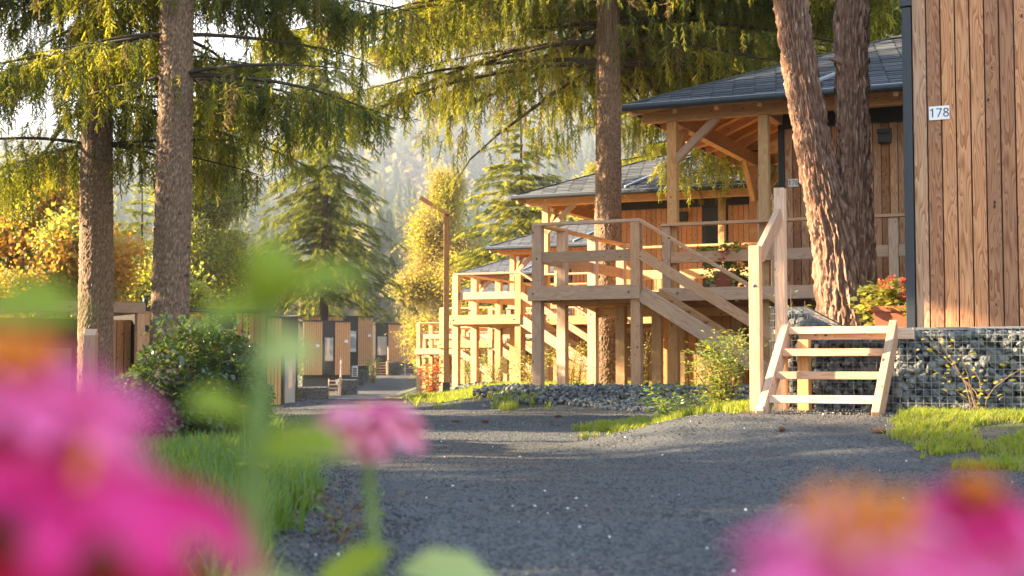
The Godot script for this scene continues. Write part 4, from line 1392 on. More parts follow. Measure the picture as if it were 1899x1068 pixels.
# ---------------------------------------------------------------- the scene
func _ready() -> void:
	nz.seed = 3; nz.frequency = 0.02; nz.fractal_octaves = 3
	# camera: at the height of the flower bed, tilted up a little
	var cam := Camera3D.new()
	cam.name = "camera"
	cam.position = Vector3(0, 0.62, 0)
	cam.rotation.x = atan((680.0 - 534.0) / 2600.0)
	var ca := CameraAttributesPhysical.new()
	ca.frustum_focal_length = 85.2
	ca.frustum_focus_distance = 17.0
	ca.frustum_near = 0.05
	ca.frustum_far = 1500.0
	ca.exposure_aperture = 6.6
	cam.attributes = ca
	cam.fov = 23.2
	cam.near = 0.05
	cam.far = 1500.0
	add_child(cam)
	# sky, haze and exposure
	var we := WorldEnvironment.new()
	we.name = "environment"
	var e := Environment.new()
	e.background_mode = Environment.BG_SKY
	var sky := Sky.new()
	var sm := ProceduralSkyMaterial.new()
	sm.sky_top_color = Color(0.50, 0.60, 0.74)
	sm.sky_horizon_color = Color(0.90, 0.90, 0.86)
	sm.sky_curve = 0.22
	sm.ground_bottom_color = Color(0.22, 0.22, 0.18)
	sm.ground_horizon_color = Color(0.6, 0.6, 0.55)
	sm.sun_angle_max = 40.0
	sky.sky_material = sm
	e.sky = sky
	e.background_energy_multiplier = 0.8
	e.tonemap_mode = Environment.TONE_MAPPER_LINEAR
	e.tonemap_exposure = 6.2
	e.fog_enabled = true
	e.fog_density = 0.00025
	e.fog_light_color = Color(1.0, 0.97, 0.92)
	e.volumetric_fog_enabled = true
	e.volumetric_fog_density = 0.0
	e.sdfgi_enabled = true
	e.ssao_enabled = true
	e.ssil_enabled = true
	we.environment = e
	add_child(we)
	# low evening sun from the left
	var sun := DirectionalLight3D.new()
	sun.name = "sun"
	sun.light_color = Color(1.0, 0.90, 0.74)
	sun.light_energy = 1.6
	sun.light_angular_distance = 0.5
	sun.shadow_enabled = true
	var to_sun := Vector3(-0.91, 0.38, 0.0).normalized()
	sun.basis = Basis.looking_at(-to_sun, Vector3.UP)
	add_child(sun)

	# morning mist that fills the valley behind the trees
	var mist := FogVolume.new()
	mist.name = "valley_mist"
	mist.size = Vector3(430, 84, 300)
	mist.position = Vector3(0, 33, -246)
	var fm := FogMaterial.new()
	fm.density = 0.0048
	fm.albedo = Color(0.93, 0.96, 1.0)
	mist.material = fm
	add_child(mist)
	make_materials()
	build_ground()
	build_mountain()
	house_178()
	build_huts()
	build_cabins()
	build_trees()
	build_small()
	scatter_pebbles()
	grow_grass()
	build_flowers()

func mountain_h(x: float, z: float) -> float:
	var d := -z
	var top := 46.0 + 46.0 * S(-60, 75, x) - 10.0 * S(-20, -80, x)
	var h := top * pow(S(118, 330, d), 0.8)
	h += nz.get_noise_2d(x * 1.1, z * 1.1) * 14.0 * S(125, 200, d)
	return h + 3.0

func build_mountain() -> void:
	var rows := []
	var uvs := []
	var cols := []
	var r := RandomNumberGenerator.new()
	r.seed = 12
	for j in 46:
		var z := -112.0 - j * 5.0
		var p := PackedVector3Array()
		var u := PackedVector2Array()
		var c := PackedColorArray()
		for i in 64:
			var x := -170.0 + i * 5.4
			var h := mountain_h(x, z) - 0.6
			p.append(Vector3(x, h, z))
			u.append(Vector2(x, z))
			c.append(Color(0.07, 0.085, 0.04).lerp(Color(0.33, 0.31, 0.28), cliff(x, z)))
		rows.append(p); uvs.append(u); cols.append(c)
	var g := Geo.new()
	g.sheet(rows, uvs, cols)
	mesh(self, "mountain", g.done(), M.mountain_rock, I3, "structure")
	# rock outcrops
	var rocks := []
	for k in 2200:
		var x := r.randf_range(-110, 120)
		var z := -r.randf_range(150, 320)
		if cliff(x, z) < 0.4: continue
		var s := r.randf_range(1.2, 3.5)
		rocks.append(Transform3D(Basis.from_euler(Vector3(r.randf() * 6, r.randf() * 6, 0)).scaled(Vector3(s, s * 1.5, s)), Vector3(x, mountain_h(x, z) - 1.0, z)))
	var o := many(self, "cliff_rocks", stone_mesh(2), M.stone_2, rocks)
	tag(o, "pale rock outcrops on the hazy mountainside", "rocks")
	# the forest on the slope
	g = Geo.new()
	for k in 16:
		var t := k / 16.0
		var n := 9
		for q in n:
			var a := q * TAU / n + k * 1.3 + r.randf() * 0.5
			var R := 0.24 * (1.05 - t) * r.randf_range(0.7, 1.1)
			var c := Vector3(0, t + 0.06, 0)
			var tip := Vector3(cos(a) * R, t - 0.02, sin(a) * R)
			var sd := Vector3(-sin(a), 0.3, cos(a)) * R * 0.38
			g.tri(c, tip - sd, tip + sd)
			g.tri(c + Vector3(0, 0.02, 0), tip + sd * 0.6 + Vector3(0, 0.05, 0), tip * 0.7 - sd * 0.5 + Vector3(0, t * 0.3, 0))
	var conifer := g.done()
	var sets := [[], [], []]
	var tries := 0
	while sets[0].size() + sets[1].size() + sets[2].size() < 5200 and tries < 30000:
		tries += 1
		var x := r.randf_range(-125, 125)
		var z := -(112.0 + 215.0 * r.randf())
		if absf(x) > -z * 0.42 + 4: continue
		if cliff(x, z) > 0.35 and r.randf() < 0.85: continue
		var s := r.randf_range(5.5, 12.0)
		var kind := 2 if r.randf() < 0.18 + 0.3 * S(0.0, 0.5, nz.get_noise_2d(x * 2, z * 2)) else (0 if r.randf() < 0.55 else 1)
		sets[kind].append(Transform3D(rot_y(r.randf() * 6).scaled(Vector3(s, s, s) if kind < 2 else Vector3(s, s, s) * 0.75), Vector3(x, mountain_h(x, z) - 0.8 + (s * 0.25 if kind == 2 else 0.0), z)))
	tag(many(self, "mountain_forest", conifer, M.needle_far, sets[0]), "dark conifers covering the hazy mountainside", "forest")
	tag(many(self, "mountain_forest", conifer, M.needle_mid, sets[1]), "lighter conifers covering the hazy mountainside", "forest")
	tag(many(self, "mountain_forest", clump_mesh(5, 150, 0.16, 0.5), M.larch_gold, sets[2]), "golden larches and broadleaves among the mountain conifers", "forest")

func cliff(x: float, z: float) -> float:
	var line := absf(x - 4.0 - (-z - 200.0) * 0.25 - 14.0 * nz.get_noise_2d(z * 2.0, 40.0))
	var b := S(16, 6, line) * S(170, 195, -z)
	b = maxf(b, S(0.25, 0.45, nz.get_noise_2d(x * 1.6 + 700, z * 1.6)) * S(200, 240, -z))
	return b

func build_huts() -> void:
	hut(0, "nearest timber hut on stilts with dark shingle roof and number plate 176", 0, "176")
	hut(1, "timber hut on stilts behind the big spruce trunk, its plank wall glowing orange", 1, "")
	hut(2, "timber hut on stilts with sunlit grey roof, seen past the wooden lamp post", 2, "")
	hut(3, "far timber hut on stilts whose platform stands left of the wooden lamp post", 2, "")
	hut(4, "farthest timber hut on stilts with dark roof behind the others", 2, "")
	var O: Vector3 = HUTS[0]
	planter("terracotta pot of green and white leaved geraniums on the stilt hut deck", O + UX * 2.8 + VX * 1.12 + Vector3(0, 1.79, 0), TURN, 0.36, 0.30, 0.22, 0.42, 0.42, M.petal_red, 4, M.leaf_green, M.zinnia_leaf_pale, 4)
	planter("square terracotta planter of coral flowers beside the larch house corner", HOUSE + UX * -0.2 + VX * 0.55 + Vector3(0, 0.91, 0), TURN, 0.34, 0.25, 0.34, 0.24, 0.30, M.petal_coral, 9, M.shrub_leaf, M.shrub_yellow, 8)
	planter("hanging green and pink flowers in a pot on a far hut deck", HUTS[2] + UX * 2.3 + VX * 1.1 + Vector3(0, 1.3, 0), TURN, 0.36, 0.3, 0.22, 0.35, 0.42, M.petal_pink, 5, M.leaf_green, M.leaf_green, 9)
	# wooden lamp post: a pole with an arm that rises to the left
	var o := thing("wooden_lamp_post", "slim wooden lamp post with an angled arm beside the second stilt hut", "lamp post", Vector3(-1.45, 0.0, -31.0))
	rng.seed = 2
	beam(o, "pole", Vector3(0, -0.1, 0), Vector3(0, 4.0, 0), 0.12, 0.12, M.larch_fresh)
	beam(o, "arm", Vector3(0.06, 3.98, 0), Vector3(-0.6, 4.37, 0), 0.12, 0.10, M.larch_fresh)
	mesh(o, "light_strip", box_mesh(Vector3(0.04, 0.012, 0.4), 0, 0), M.white_plastic, look(Vector3(-0.5, 4.25, 0), Vector3(-0.15, 4.045, 0)))
	mesh(o, "post_foot", box_mesh(Vector3(0.16, 0.16, 0.3), 0.004, 0), M.anthracite, look(Vector3(0, -0.02, 0), Vector3(0, 0.28, 0)))

func build_cabins() -> void:
	# nearest: open pergola front with windows behind, then a long cabin
	var o := thing("pergola_cabin", "low cabin with a timber pergola in front at the left edge", "cabin", Vector3(-12.9, -1.15, -17.75), CT + 0.04)
	rng.seed = 61
	var L := 8.55
	beam(o, "pergola_beam", Vector3(0, 2.72, 0), Vector3(L, 2.72, 0), 0.08, 0.17, M.pale_wood)
	beam(o, "pergola_beam", Vector3(L - 0.04, 2.72, -0.045), Vector3(L - 0.04, 2.72, -2.2), 0.08, 0.17, M.pale_wood)
	for q in 13: beam(o, "rafter", Vector3(0.3 + q * 0.65, 2.70, -0.05), Vector3(0.3 + q * 0.65, 2.70, -2.2), 0.06, 0.13, M.spruce_wood)
	mesh(o, "pergola_roof", box_mesh(Vector3(L, 0.03, 2.3), 0, 0), M.anthracite, Transform3D(Basis(), Vector3(L * 0.5, 2.80, -1.2)))
	beam(o, "pergola_post", Vector3(L - 0.07, 0, -0.02), Vector3(L - 0.07, 2.63, -0.02), 0.13, 0.13, M.pale_wood)
	beam(o, "pergola_post", Vector3(2.0, 0, -0.02), Vector3(2.0, 2.63, -0.02), 0.13, 0.13, M.pale_wood)
	mesh(o, "cabin_body", box_mesh(Vector3(9.1, 2.6, 3), 0, 0), M.anthracite, Transform3D(Basis(), Vector3(4.6, 1.3, -3.75)))
	boarding(o, "wall", Vector3(8.62, 0, -2.18), Vector3(9.15, 0, -2.18), 2.6, 0.125, M.larch_fresh, true, 5)
	for q in [5.55, 6.3, 7.05, 7.8]:
		var f := Geo.new()
		for ee in [-0.33, 0.33]: f.box(look(Vector3(ee, -0.95, 0), Vector3(ee, 0.95, 0)), Vector3(0.06, 0.05, 1.9))
		for ee in [-0.92, 0.92]: f.box(look(Vector3(-0.30, ee, 0), Vector3(0.30, ee, 0)), Vector3(0.05, 0.06, 0.6))
		var w := mesh(o, "window", f.done(), M.anthracite, Transform3D(Basis(), Vector3(q, 1.2, -2.21)))
		mesh(w, "curtain", box_mesh(Vector3(0.6, 1.8, 0.01), 0, 0), M.curtain, Transform3D(Basis(), Vector3(0, 0, -0.015)))
		mesh(w, "pane", box_mesh(Vector3(0.6, 1.8, 0.005), 0, 0), M.glass, Transform3D(Basis(), Vector3(0, 0, 0.01)))
	o = cabin("long low cabin of light planks with dark panel and black vent box", Vector3(-6.55, -1.15, -24.5), 2.42, 2.75, [[0.0, 1.29, 0], [1.29, 1.85, 1], [1.85, 2.42, 0]], true, 62)
	mesh(o, "vent_box", box_mesh(Vector3(0.11, 0.11, 0.07), 0.008, 0), M.black_box, Transform3D(Basis(), Vector3(0.16, 2.44, 0.03)))
	var g := Geo.new()
	g.tube([Vector3(0, 0, 0), Vector3(0, 0.11, 0), Vector3(0, 0.11, 0), Vector3(0, 0.2, 0), Vector3(0, 0.21, 0)], [0.035, 0.035, 0.05, 0.05, 0.0], 12)
	mesh(o, "flue", g.done(), M.black_box, Transform3D(Basis(), Vector3(0.35, 2.8, -0.6)))
	var cabs := [
		cabin("plank cabin half hidden by the blurred leaves, with a dark window bay", Vector3(-7.84, -0.8, -45.0), 1.1, 2.98, [[0, 0.49, 0], [0.49, 1.08, 3]], false, 63),
		cabin("front plank cabin with a curtained window in a dark strip", Vector3(-10.7, 0.2, -72.0), 2.69, 2.75, [[0, 1.08, 0], [1.08, 1.8, 2], [1.8, 2.69, 0]], false, 64),
		cabin("taller plank cabin rising behind the front one", Vector3(-12.09, 0.7, -80.0), 4.69, 2.82, [[0, 2.73, 0], [2.73, 3.71, 2], [3.71, 4.69, 0]], false, 65),
		cabin("far plank cabin with square window left of the second steps", Vector3(-8.95, 0.95, -92.0), 2.0, 2.47, [[0, 0.96, 2], [0.96, 2.0, 0]], false, 66),
		cabin("farthest plank cabin at the end of the road", Vector3(-7.77, 0.9, -100.0), 3.4, 2.5, [[0, 1.3, 0], [1.3, 1.6, 1], [1.6, 3.4, 0]], false, 67)]
	for q in [[1, 0.8, 1.5], [1, 2.45, 1.75], [2, 4.45, 1.75], [3, 1.75, 1.3]]: number_sign(cabs[q[0]], "", Vector3(q[1], q[2], 0.012), Vector3(0, 0, 1), 0.19, 0.14, 0.0)
	for q in [1, 2, 3, 4]:
		mesh(cabs[q], "plinth", box_mesh(Vector3([2.5, 4.5, 1.8, 3.2][q - 1], 1.3, 3.1), 0, 0), M.stone_3, Transform3D(Basis(), Vector3([1.35, 2.35, 1.0, 1.7][q - 1], -0.66, -1.85)))
	var gb := "gabions below the cabins"
	gabion("stone_gabion", "low gabion under the front plank cabin at the road bend", Vector3(-8.28, -0.87, -68.0), CT, 0.95, 0.89, 0.6, false, 21, 0.0, gb)
	gabion("stone_gabion", "wide low gabion left of the road seen under the blurred leaves", Vector3(-8.57, -0.82, -55.0), CT, 1.6, 0.66, 0.5, false, 22, 0.0, gb)
	gabion("stone_gabion", "gabion right of the far steps below the square window cabin", Vector3(-8.03, 0.0, -91.6), CT, 1.0, 0.95, 0.5, false, 23, 0.0, gb)
	gabion("stone_gabion", "gabion at the end of the road left of the timber platform", Vector3(-6.5, 0.0, -94.0), CT, 1.6, 0.95, 0.5, false, 24, 0.0, gb)
	gabion("stone_gabion", "dark gabion beside the white air conditioner", Vector3(-8.47, -0.5, -77.0), CT, 0.45, 0.95, 0.5, false, 25, 0.0, gb)
	small_steps("wooden steps with sloping handrail between two low gabions", Vector3(-8.83, -0.9, -67.5), 0.1, 0.5, 5, true)
	small_steps("far wooden steps with handrail before the square window cabin", Vector3(-8.82, 0.05, -90.6), 0.1, 0.75, 5, true)
	small_steps("farthest wooden steps at the end of the road", Vector3(-7.1, 0.03, -93.5), 0.1, 0.6, 5, false)
	small_steps("low wooden step and posts before the wide gabion", Vector3(-9.0, -0.85, -54.3), 0.1, 0.5, 2, true)
	# air conditioner
	o = thing("air_conditioner", "white outdoor air conditioner unit beside the front plank cabin", "air conditioner", Vector3(-8.3, 0.05, -74.0), 0.3)
	mesh(o, "casing", box_mesh(Vector3(0.32, 0.55, 0.3), 0.02, 0), M.white_plastic, Transform3D(Basis(), Vector3(0, 0.32, 0)))
	for q in 5: mesh(o, "grille_slat", box_mesh(Vector3(0.22, 0.06, 0.015), 0, 0), M.anthracite, Transform3D(Basis(), Vector3(0, 0.13 + q * 0.09, 0.155)))
	# timber post with bevelled top in front of the pergola
	o = thing("timber_post", "square wooden post with slanted top before the far left spruce", "post", Vector3(-5.1, -1.0, -17.0))
	beam(o, "shaft", Vector3(0, -0.2, 0), Vector3(0, 2.0, 0), 0.135, 0.135, M.pale_wood)
	g = Geo.new()
	g.quad(Vector3(-0.0675, 0, 0.0675), Vector3(0.0675, 0, 0.0675), Vector3(0.055, 0.08, -0.0675), Vector3(-0.08, 0.08, -0.0675))
	g.quad(Vector3(0.0675, 0, -0.0675), Vector3(-0.0675, 0, -0.0675), Vector3(-0.08, 0.08, -0.0675), Vector3(0.055, 0.08, -0.0675))
	g.tri(Vector3(0.0675, 0, 0.0675), Vector3(0.0675, 0, -0.0675), Vector3(0.055, 0.08, -0.0675))
	g.tri(Vector3(-0.0675, 0, -0.0675), Vector3(-0.0675, 0, 0.0675), Vector3(-0.08, 0.08, -0.0675))
	mesh(o, "bevelled_cap", g.done(), M.pale_wood, Transform3D(Basis(), Vector3(0, 2.0, 0)))

func build_trees() -> void:
	var put := func(nm: String, label: String, x: float, z: float, group := "") -> Node3D:
		return thing(nm, label, "tree", Vector3(x, ground(x, z), z), 0.0, group)
	# the three big spruces in view and one behind the nearest hut
	spruce(put.call("spruce_tree", "tall spruce with thick scarred trunk, second from the left, hedge at its foot", -4.12, -17.0), 21, 4.3, 2.5, 0.225, 101, 8.0, 130, 0.18, true)
	spruce(put.call("spruce_tree", "tall spruce with rough brown trunk at far left before the pergola cabin", -6.0, -20.2), 22, 4.8, 2.9, 0.25, 102, 8.5, 125, 0.18, true)
	spruce(put.call("spruce_tree", "big spruce trunk standing between the first two stilt huts", 1.80, -26.2), 23, 6.2, 6.0, 0.265, 103, 11.0, 150, 0.24, true)
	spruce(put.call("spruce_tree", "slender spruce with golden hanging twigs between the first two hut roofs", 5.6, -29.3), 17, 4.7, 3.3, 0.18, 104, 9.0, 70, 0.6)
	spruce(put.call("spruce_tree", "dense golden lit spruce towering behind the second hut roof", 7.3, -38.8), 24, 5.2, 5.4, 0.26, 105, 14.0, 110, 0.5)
	spruce(put.call("spruce_tree", "high crowned spruce beyond the left edge of the picture", -13.5, -20.5), 25, 8.2, 3.6, 0.26, 151, 0.0, 70, 0.2)
	pine()
	# trees of the middle distance
	far_spruce(put.call("spruce_tree", "dark spruce rising behind the front plank cabins, left of the road end", -10.2, -76.0, "spruces beyond the cabins"), 23, 5.2, 4.4, 0.28, 201, M.needle_dark, M.needle_mid, M.branch, 0.45)
	far_spruce(put.call("spruce_tree", "spruce with spreading layered boughs behind the hut roofs", 0.45, -72.0, "spruces beyond the cabins"), 15.5, 2.0, 4.2, 0.2, 202, M.needle_dark, M.needle_gold, M.branch, 0.2)
	far_spruce(put.call("spruce_tree", "bluish small spruce in the haze left of the lamp post", -8.5, -108.0, "hazy spruces of the valley"), 11, 0.5, 2.6, 0.14, 203, M.needle_far, M.needle_far, M.branch)
	far_spruce(put.call("spruce_tree", "hazy slim spruce directly behind the end of the road", -10.6, -112.0, "hazy spruces of the valley"), 9.5, 0.5, 2.4, 0.14, 204, M.needle_far, M.needle_far, M.branch)
	far_spruce(put.call("spruce_tree", "hazy spruce between the two big left trunks", -21.5, -85.0, "hazy spruces of the valley"), 9.0, 0.8, 2.8, 0.15, 205, M.needle_far, M.needle_mid, M.branch)
	far_spruce(put.call("spruce_tree", "spruce with open boughs right of the far left trunk", -17.5, -66.0, "spruces beyond the cabins"), 10.5, 1.5, 3.4, 0.17, 206, M.needle_mid, M.needle_far, M.branch, 0.1)
	var pc := clump_mesh(8, 190, 0.22, 0.12)
	broad_tree(put.call("pine_tree", "slender pine with reddish trunk between the second trunk and the dark spruce", -13.0, -60.0), 13.5, 3.0, 2.6, 0.15, 301, [M.needle_mid, M.needle_far, M.needle_gold], M.red_bark, 420, pc, 1.1, 0.4)
	broad_tree(put.call("pine_tree", "pale sunlit pine behind the lamp post", -4.2, -88.0), 13.0, 1.0, 3.0, 0.2, 302, [M.larch_gold, M.needle_gold, M.larch_gold], M.red_bark, 470, pc, 1.2, 0.6)
	broad_tree(put.call("pine_tree", "golden pine glowing right of the road end", -5.6, -104.0), 12.0, 1.0, 3.4, 0.2, 303, [M.larch_gold, M.larch_gold, M.needle_gold], M.red_bark, 560, pc, 1.4, 0.6)
	broad_tree(put.call("pine_tree", "pale green pine between the big spruce trunk and the layered spruce", 5.2, -80.0), 11.5, 1.0, 3.6, 0.2, 304, [M.larch_gold, M.needle_gold], M.red_bark, 560, pc, 1.3, 0.5)
	var lc := clump_mesh(9, 120, 0.15, 0.42)
	broad_tree(put.call("maple_tree", "broadleaf tree in orange and yellow autumn leaves at the left edge", -15.6, -47.0), 8.8, 0.8, 3.6, 0.18, 401, [M.autumn_orange, M.autumn_green, M.autumn_green, M.autumn_orange], M.branch, 900, lc, 0.95, 0.3)
	broad_tree(put.call("broadleaf_tree", "green broadleaf tree behind the pergola cabin", -13.3, -52.0), 5.5, 0.5, 2.8, 0.15, 402, [M.autumn_green, M.needle_gold], M.branch, 600, lc, 0.95, 0.3)
	broad_tree(put.call("broadleaf_tree", "low yellow green tree behind the flat cabin roofs", -17.5, -78.0), 6.5, 0.5, 3.6, 0.15, 403, [M.autumn_green, M.needle_gold, M.needle_mid], M.branch, 560, lc, 1.2, 0.3)
	# a belt of trees behind the cabins and huts
	var r := RandomNumberGenerator.new()
	r.seed = 44
	var proto: Node3D = null
	for q in [[-30.0, -96.0, 11.0, "hazy spruce behind the orange autumn tree at far left"], [-25.5, -104.0, 12.5, "hazy spruce farthest back between the autumn tree and the first trunk"], [-18.0, -108.0, 10.0, "hazy spruce behind the second big trunk"], [-13.5, -100.0, 8.5, "hazy short spruce left of the dark spruce"], [-6.5, -118.0, 12.0, "hazy spruce behind the road end, right of the slim one"], [-1.0, -112.0, 13.0, "hazy spruce behind the golden pine"], [3.5, -104.0, 14.0, "hazy spruce behind the layered spruce's left side"], [9.0, -98.0, 15.0, "hazy spruce behind the layered spruce's right side"], [14.0, -100.0, 14.0, "hazy spruce behind the second hut roof, left one"], [20.0, -104.0, 15.0, "hazy spruce behind the second hut roof, right one"], [11.5, -66.0, 15.0, "tall spruce behind the gap between nearest and second hut"], [16.0, -62.0, 17.0, "tall spruce behind the nearest hut roof, beside the pine"], [21.0, -70.0, 17.0, "tall spruce behind the nearest hut roof, far right"]]:
		var s: float = q[2] / 12.0
		if proto == null:
			proto = put.call("spruce_tree", q[3], q[0], q[1], "spruces in the hazy tree belt")
			far_spruce(proto, 12.0, 0.6, 3.0, 0.16, 210, M.needle_far, M.needle_mid, M.branch, 0.3)
			proto.scale = Vector3(s, s, s)
		else:
			var c: Node3D = proto.duplicate()
			c.name = numbered("spruce_tree")
			add_child(c)
			c.set_meta("label", q[3])
			c.position = Vector3(q[0], ground(q[0], q[1]), q[1])
			c.rotation.y = r.randf() * 6
			c.scale = Vector3(s * 1.1, s, s * 1.1)
	# spruces beside the photographer, left of the frame; their shade lies over the near road
	proto = put.call("spruce_tree", "tall spruce standing left of the photographer outside the picture", -10.5, -7.0, "spruces left of the road")
	spruce(proto, 19, 1.6, 3.4, 0.25, 150, 0.0, 60, 0.2)
	for q in [[-10.0, -2.6], [-9.5, 1.8], [-15.5, -4.8], [-16.5, -0.5], [-17.5, -7.4]]:
		var c: Node3D = proto.duplicate()
		c.name = numbered("spruce_tree")
		add_child(c)
		c.position = Vector3(q[0], ground(q[0], q[1]), q[1])
		c.rotation.y = r.randf() * 6

func pine() -> void:
	var bt := thing("broadleaf_tree", "small bushy broadleaf tree at the roadside left of the picture", "tree", Vector3(-11.0, ground(-11.0, -14.8), -14.8))
	broad_tree(bt, 7.2, 0.6, 2.45, 0.14, 312, [M.autumn_green, M.leaf_green], M.branch, 1500, clump_mesh(9, 120, 0.15, 0.42), 0.9, 0.1)
	var hp := thing("pine_tree", "bare stemmed pine with a small high crown left of the picture", "tree", Vector3(-13.0, ground(-13.0, -11.7), -11.7))
	broad_tree(hp, 12.6, 8.9, 1.5, 0.16, 311, [M.needle_dark, M.needle_mid], M.red_bark, 560, clump_mesh(8, 190, 0.22, 0.12), 1.0, 0.1)
	var base := HOUSE + UX * -0.72 + VX * 1.28 + Vector3(0, 0.85, 0)
	var o := thing("forked_pine", "old pine with deeply fissured bark forking into two stems beside the wooden steps", "tree", base)
	mesh(o, "trunk", trunk_mesh([Vector3(0.05, -0.5, 0), Vector3(0.0, 0.0, 0), Vector3(-0.05, 0.25, 0), Vector3(-0.13, 0.9, 0), Vector3(-0.28, 1.6, 0.02), Vector3(-0.43, 2.5, 0.0), Vector3(-0.545, 3.3, 0), Vector3(-0.78, 5.0, 0), Vector3(-0.9, 9.0, 0), Vector3(-0.8, 15.0, 0)], [0.42, 0.33, 0.28, 0.225, 0.178, 0.165, 0.16, 0.15, 0.13, 0.05], 140, 0.02, 0.03, 26.0, 4.0, 71, true), M.pine_bark)
	mesh(o, "second_stem", trunk_mesh([Vector3(0.10, -0.3, -0.06), Vector3(0.08, 0.2, -0.06), Vector3(0.07, 0.9, -0.06), Vector3(0.065, 1.6, -0.05), Vector3(0.05, 2.5, -0.05), Vector3(0.06, 3.3, -0.04), Vector3(0.1, 5.0, 0), Vector3(0.4, 9.0, 0), Vector3(0.5, 14.0, 0)], [0.27, 0.22, 0.185, 0.155, 0.162, 0.165, 0.155, 0.13, 0.05], 130, 0.02, 0.028, 28.0, 4.0, 72, true), M.pine_bark)
	var g := Geo.new()
	g.tube([Vector3(0, 0, 0), Vector3(-0.09, 0.02, 0.02), Vector3(-0.12, 0.02, 0.02)], [0.03, 0.026, 0.012], 8)
	mesh(o, "branch_stub", g.done(), M.pine_bark, Transform3D(Basis(), Vector3(-0.06, 2.72, 0.02)))
	# crown high above the picture
	var r := RandomNumberGenerator.new()
	r.seed = 90
	var xs := []
	for k in 260:
		var top := Vector3(-0.8, 12.5, 0) if k % 2 else Vector3(0.5, 11.8, 0)
		xs.append(Transform3D(rand_basis(r, r.randf_range(0.9, 1.5)), top + Vector3(r.randfn() * 1.2, r.randfn() * 1.6, r.randfn() * 1.2)))
	many(o, "crown", clump_mesh(8, 190, 0.22, 0.12), M.needle_mid, xs)

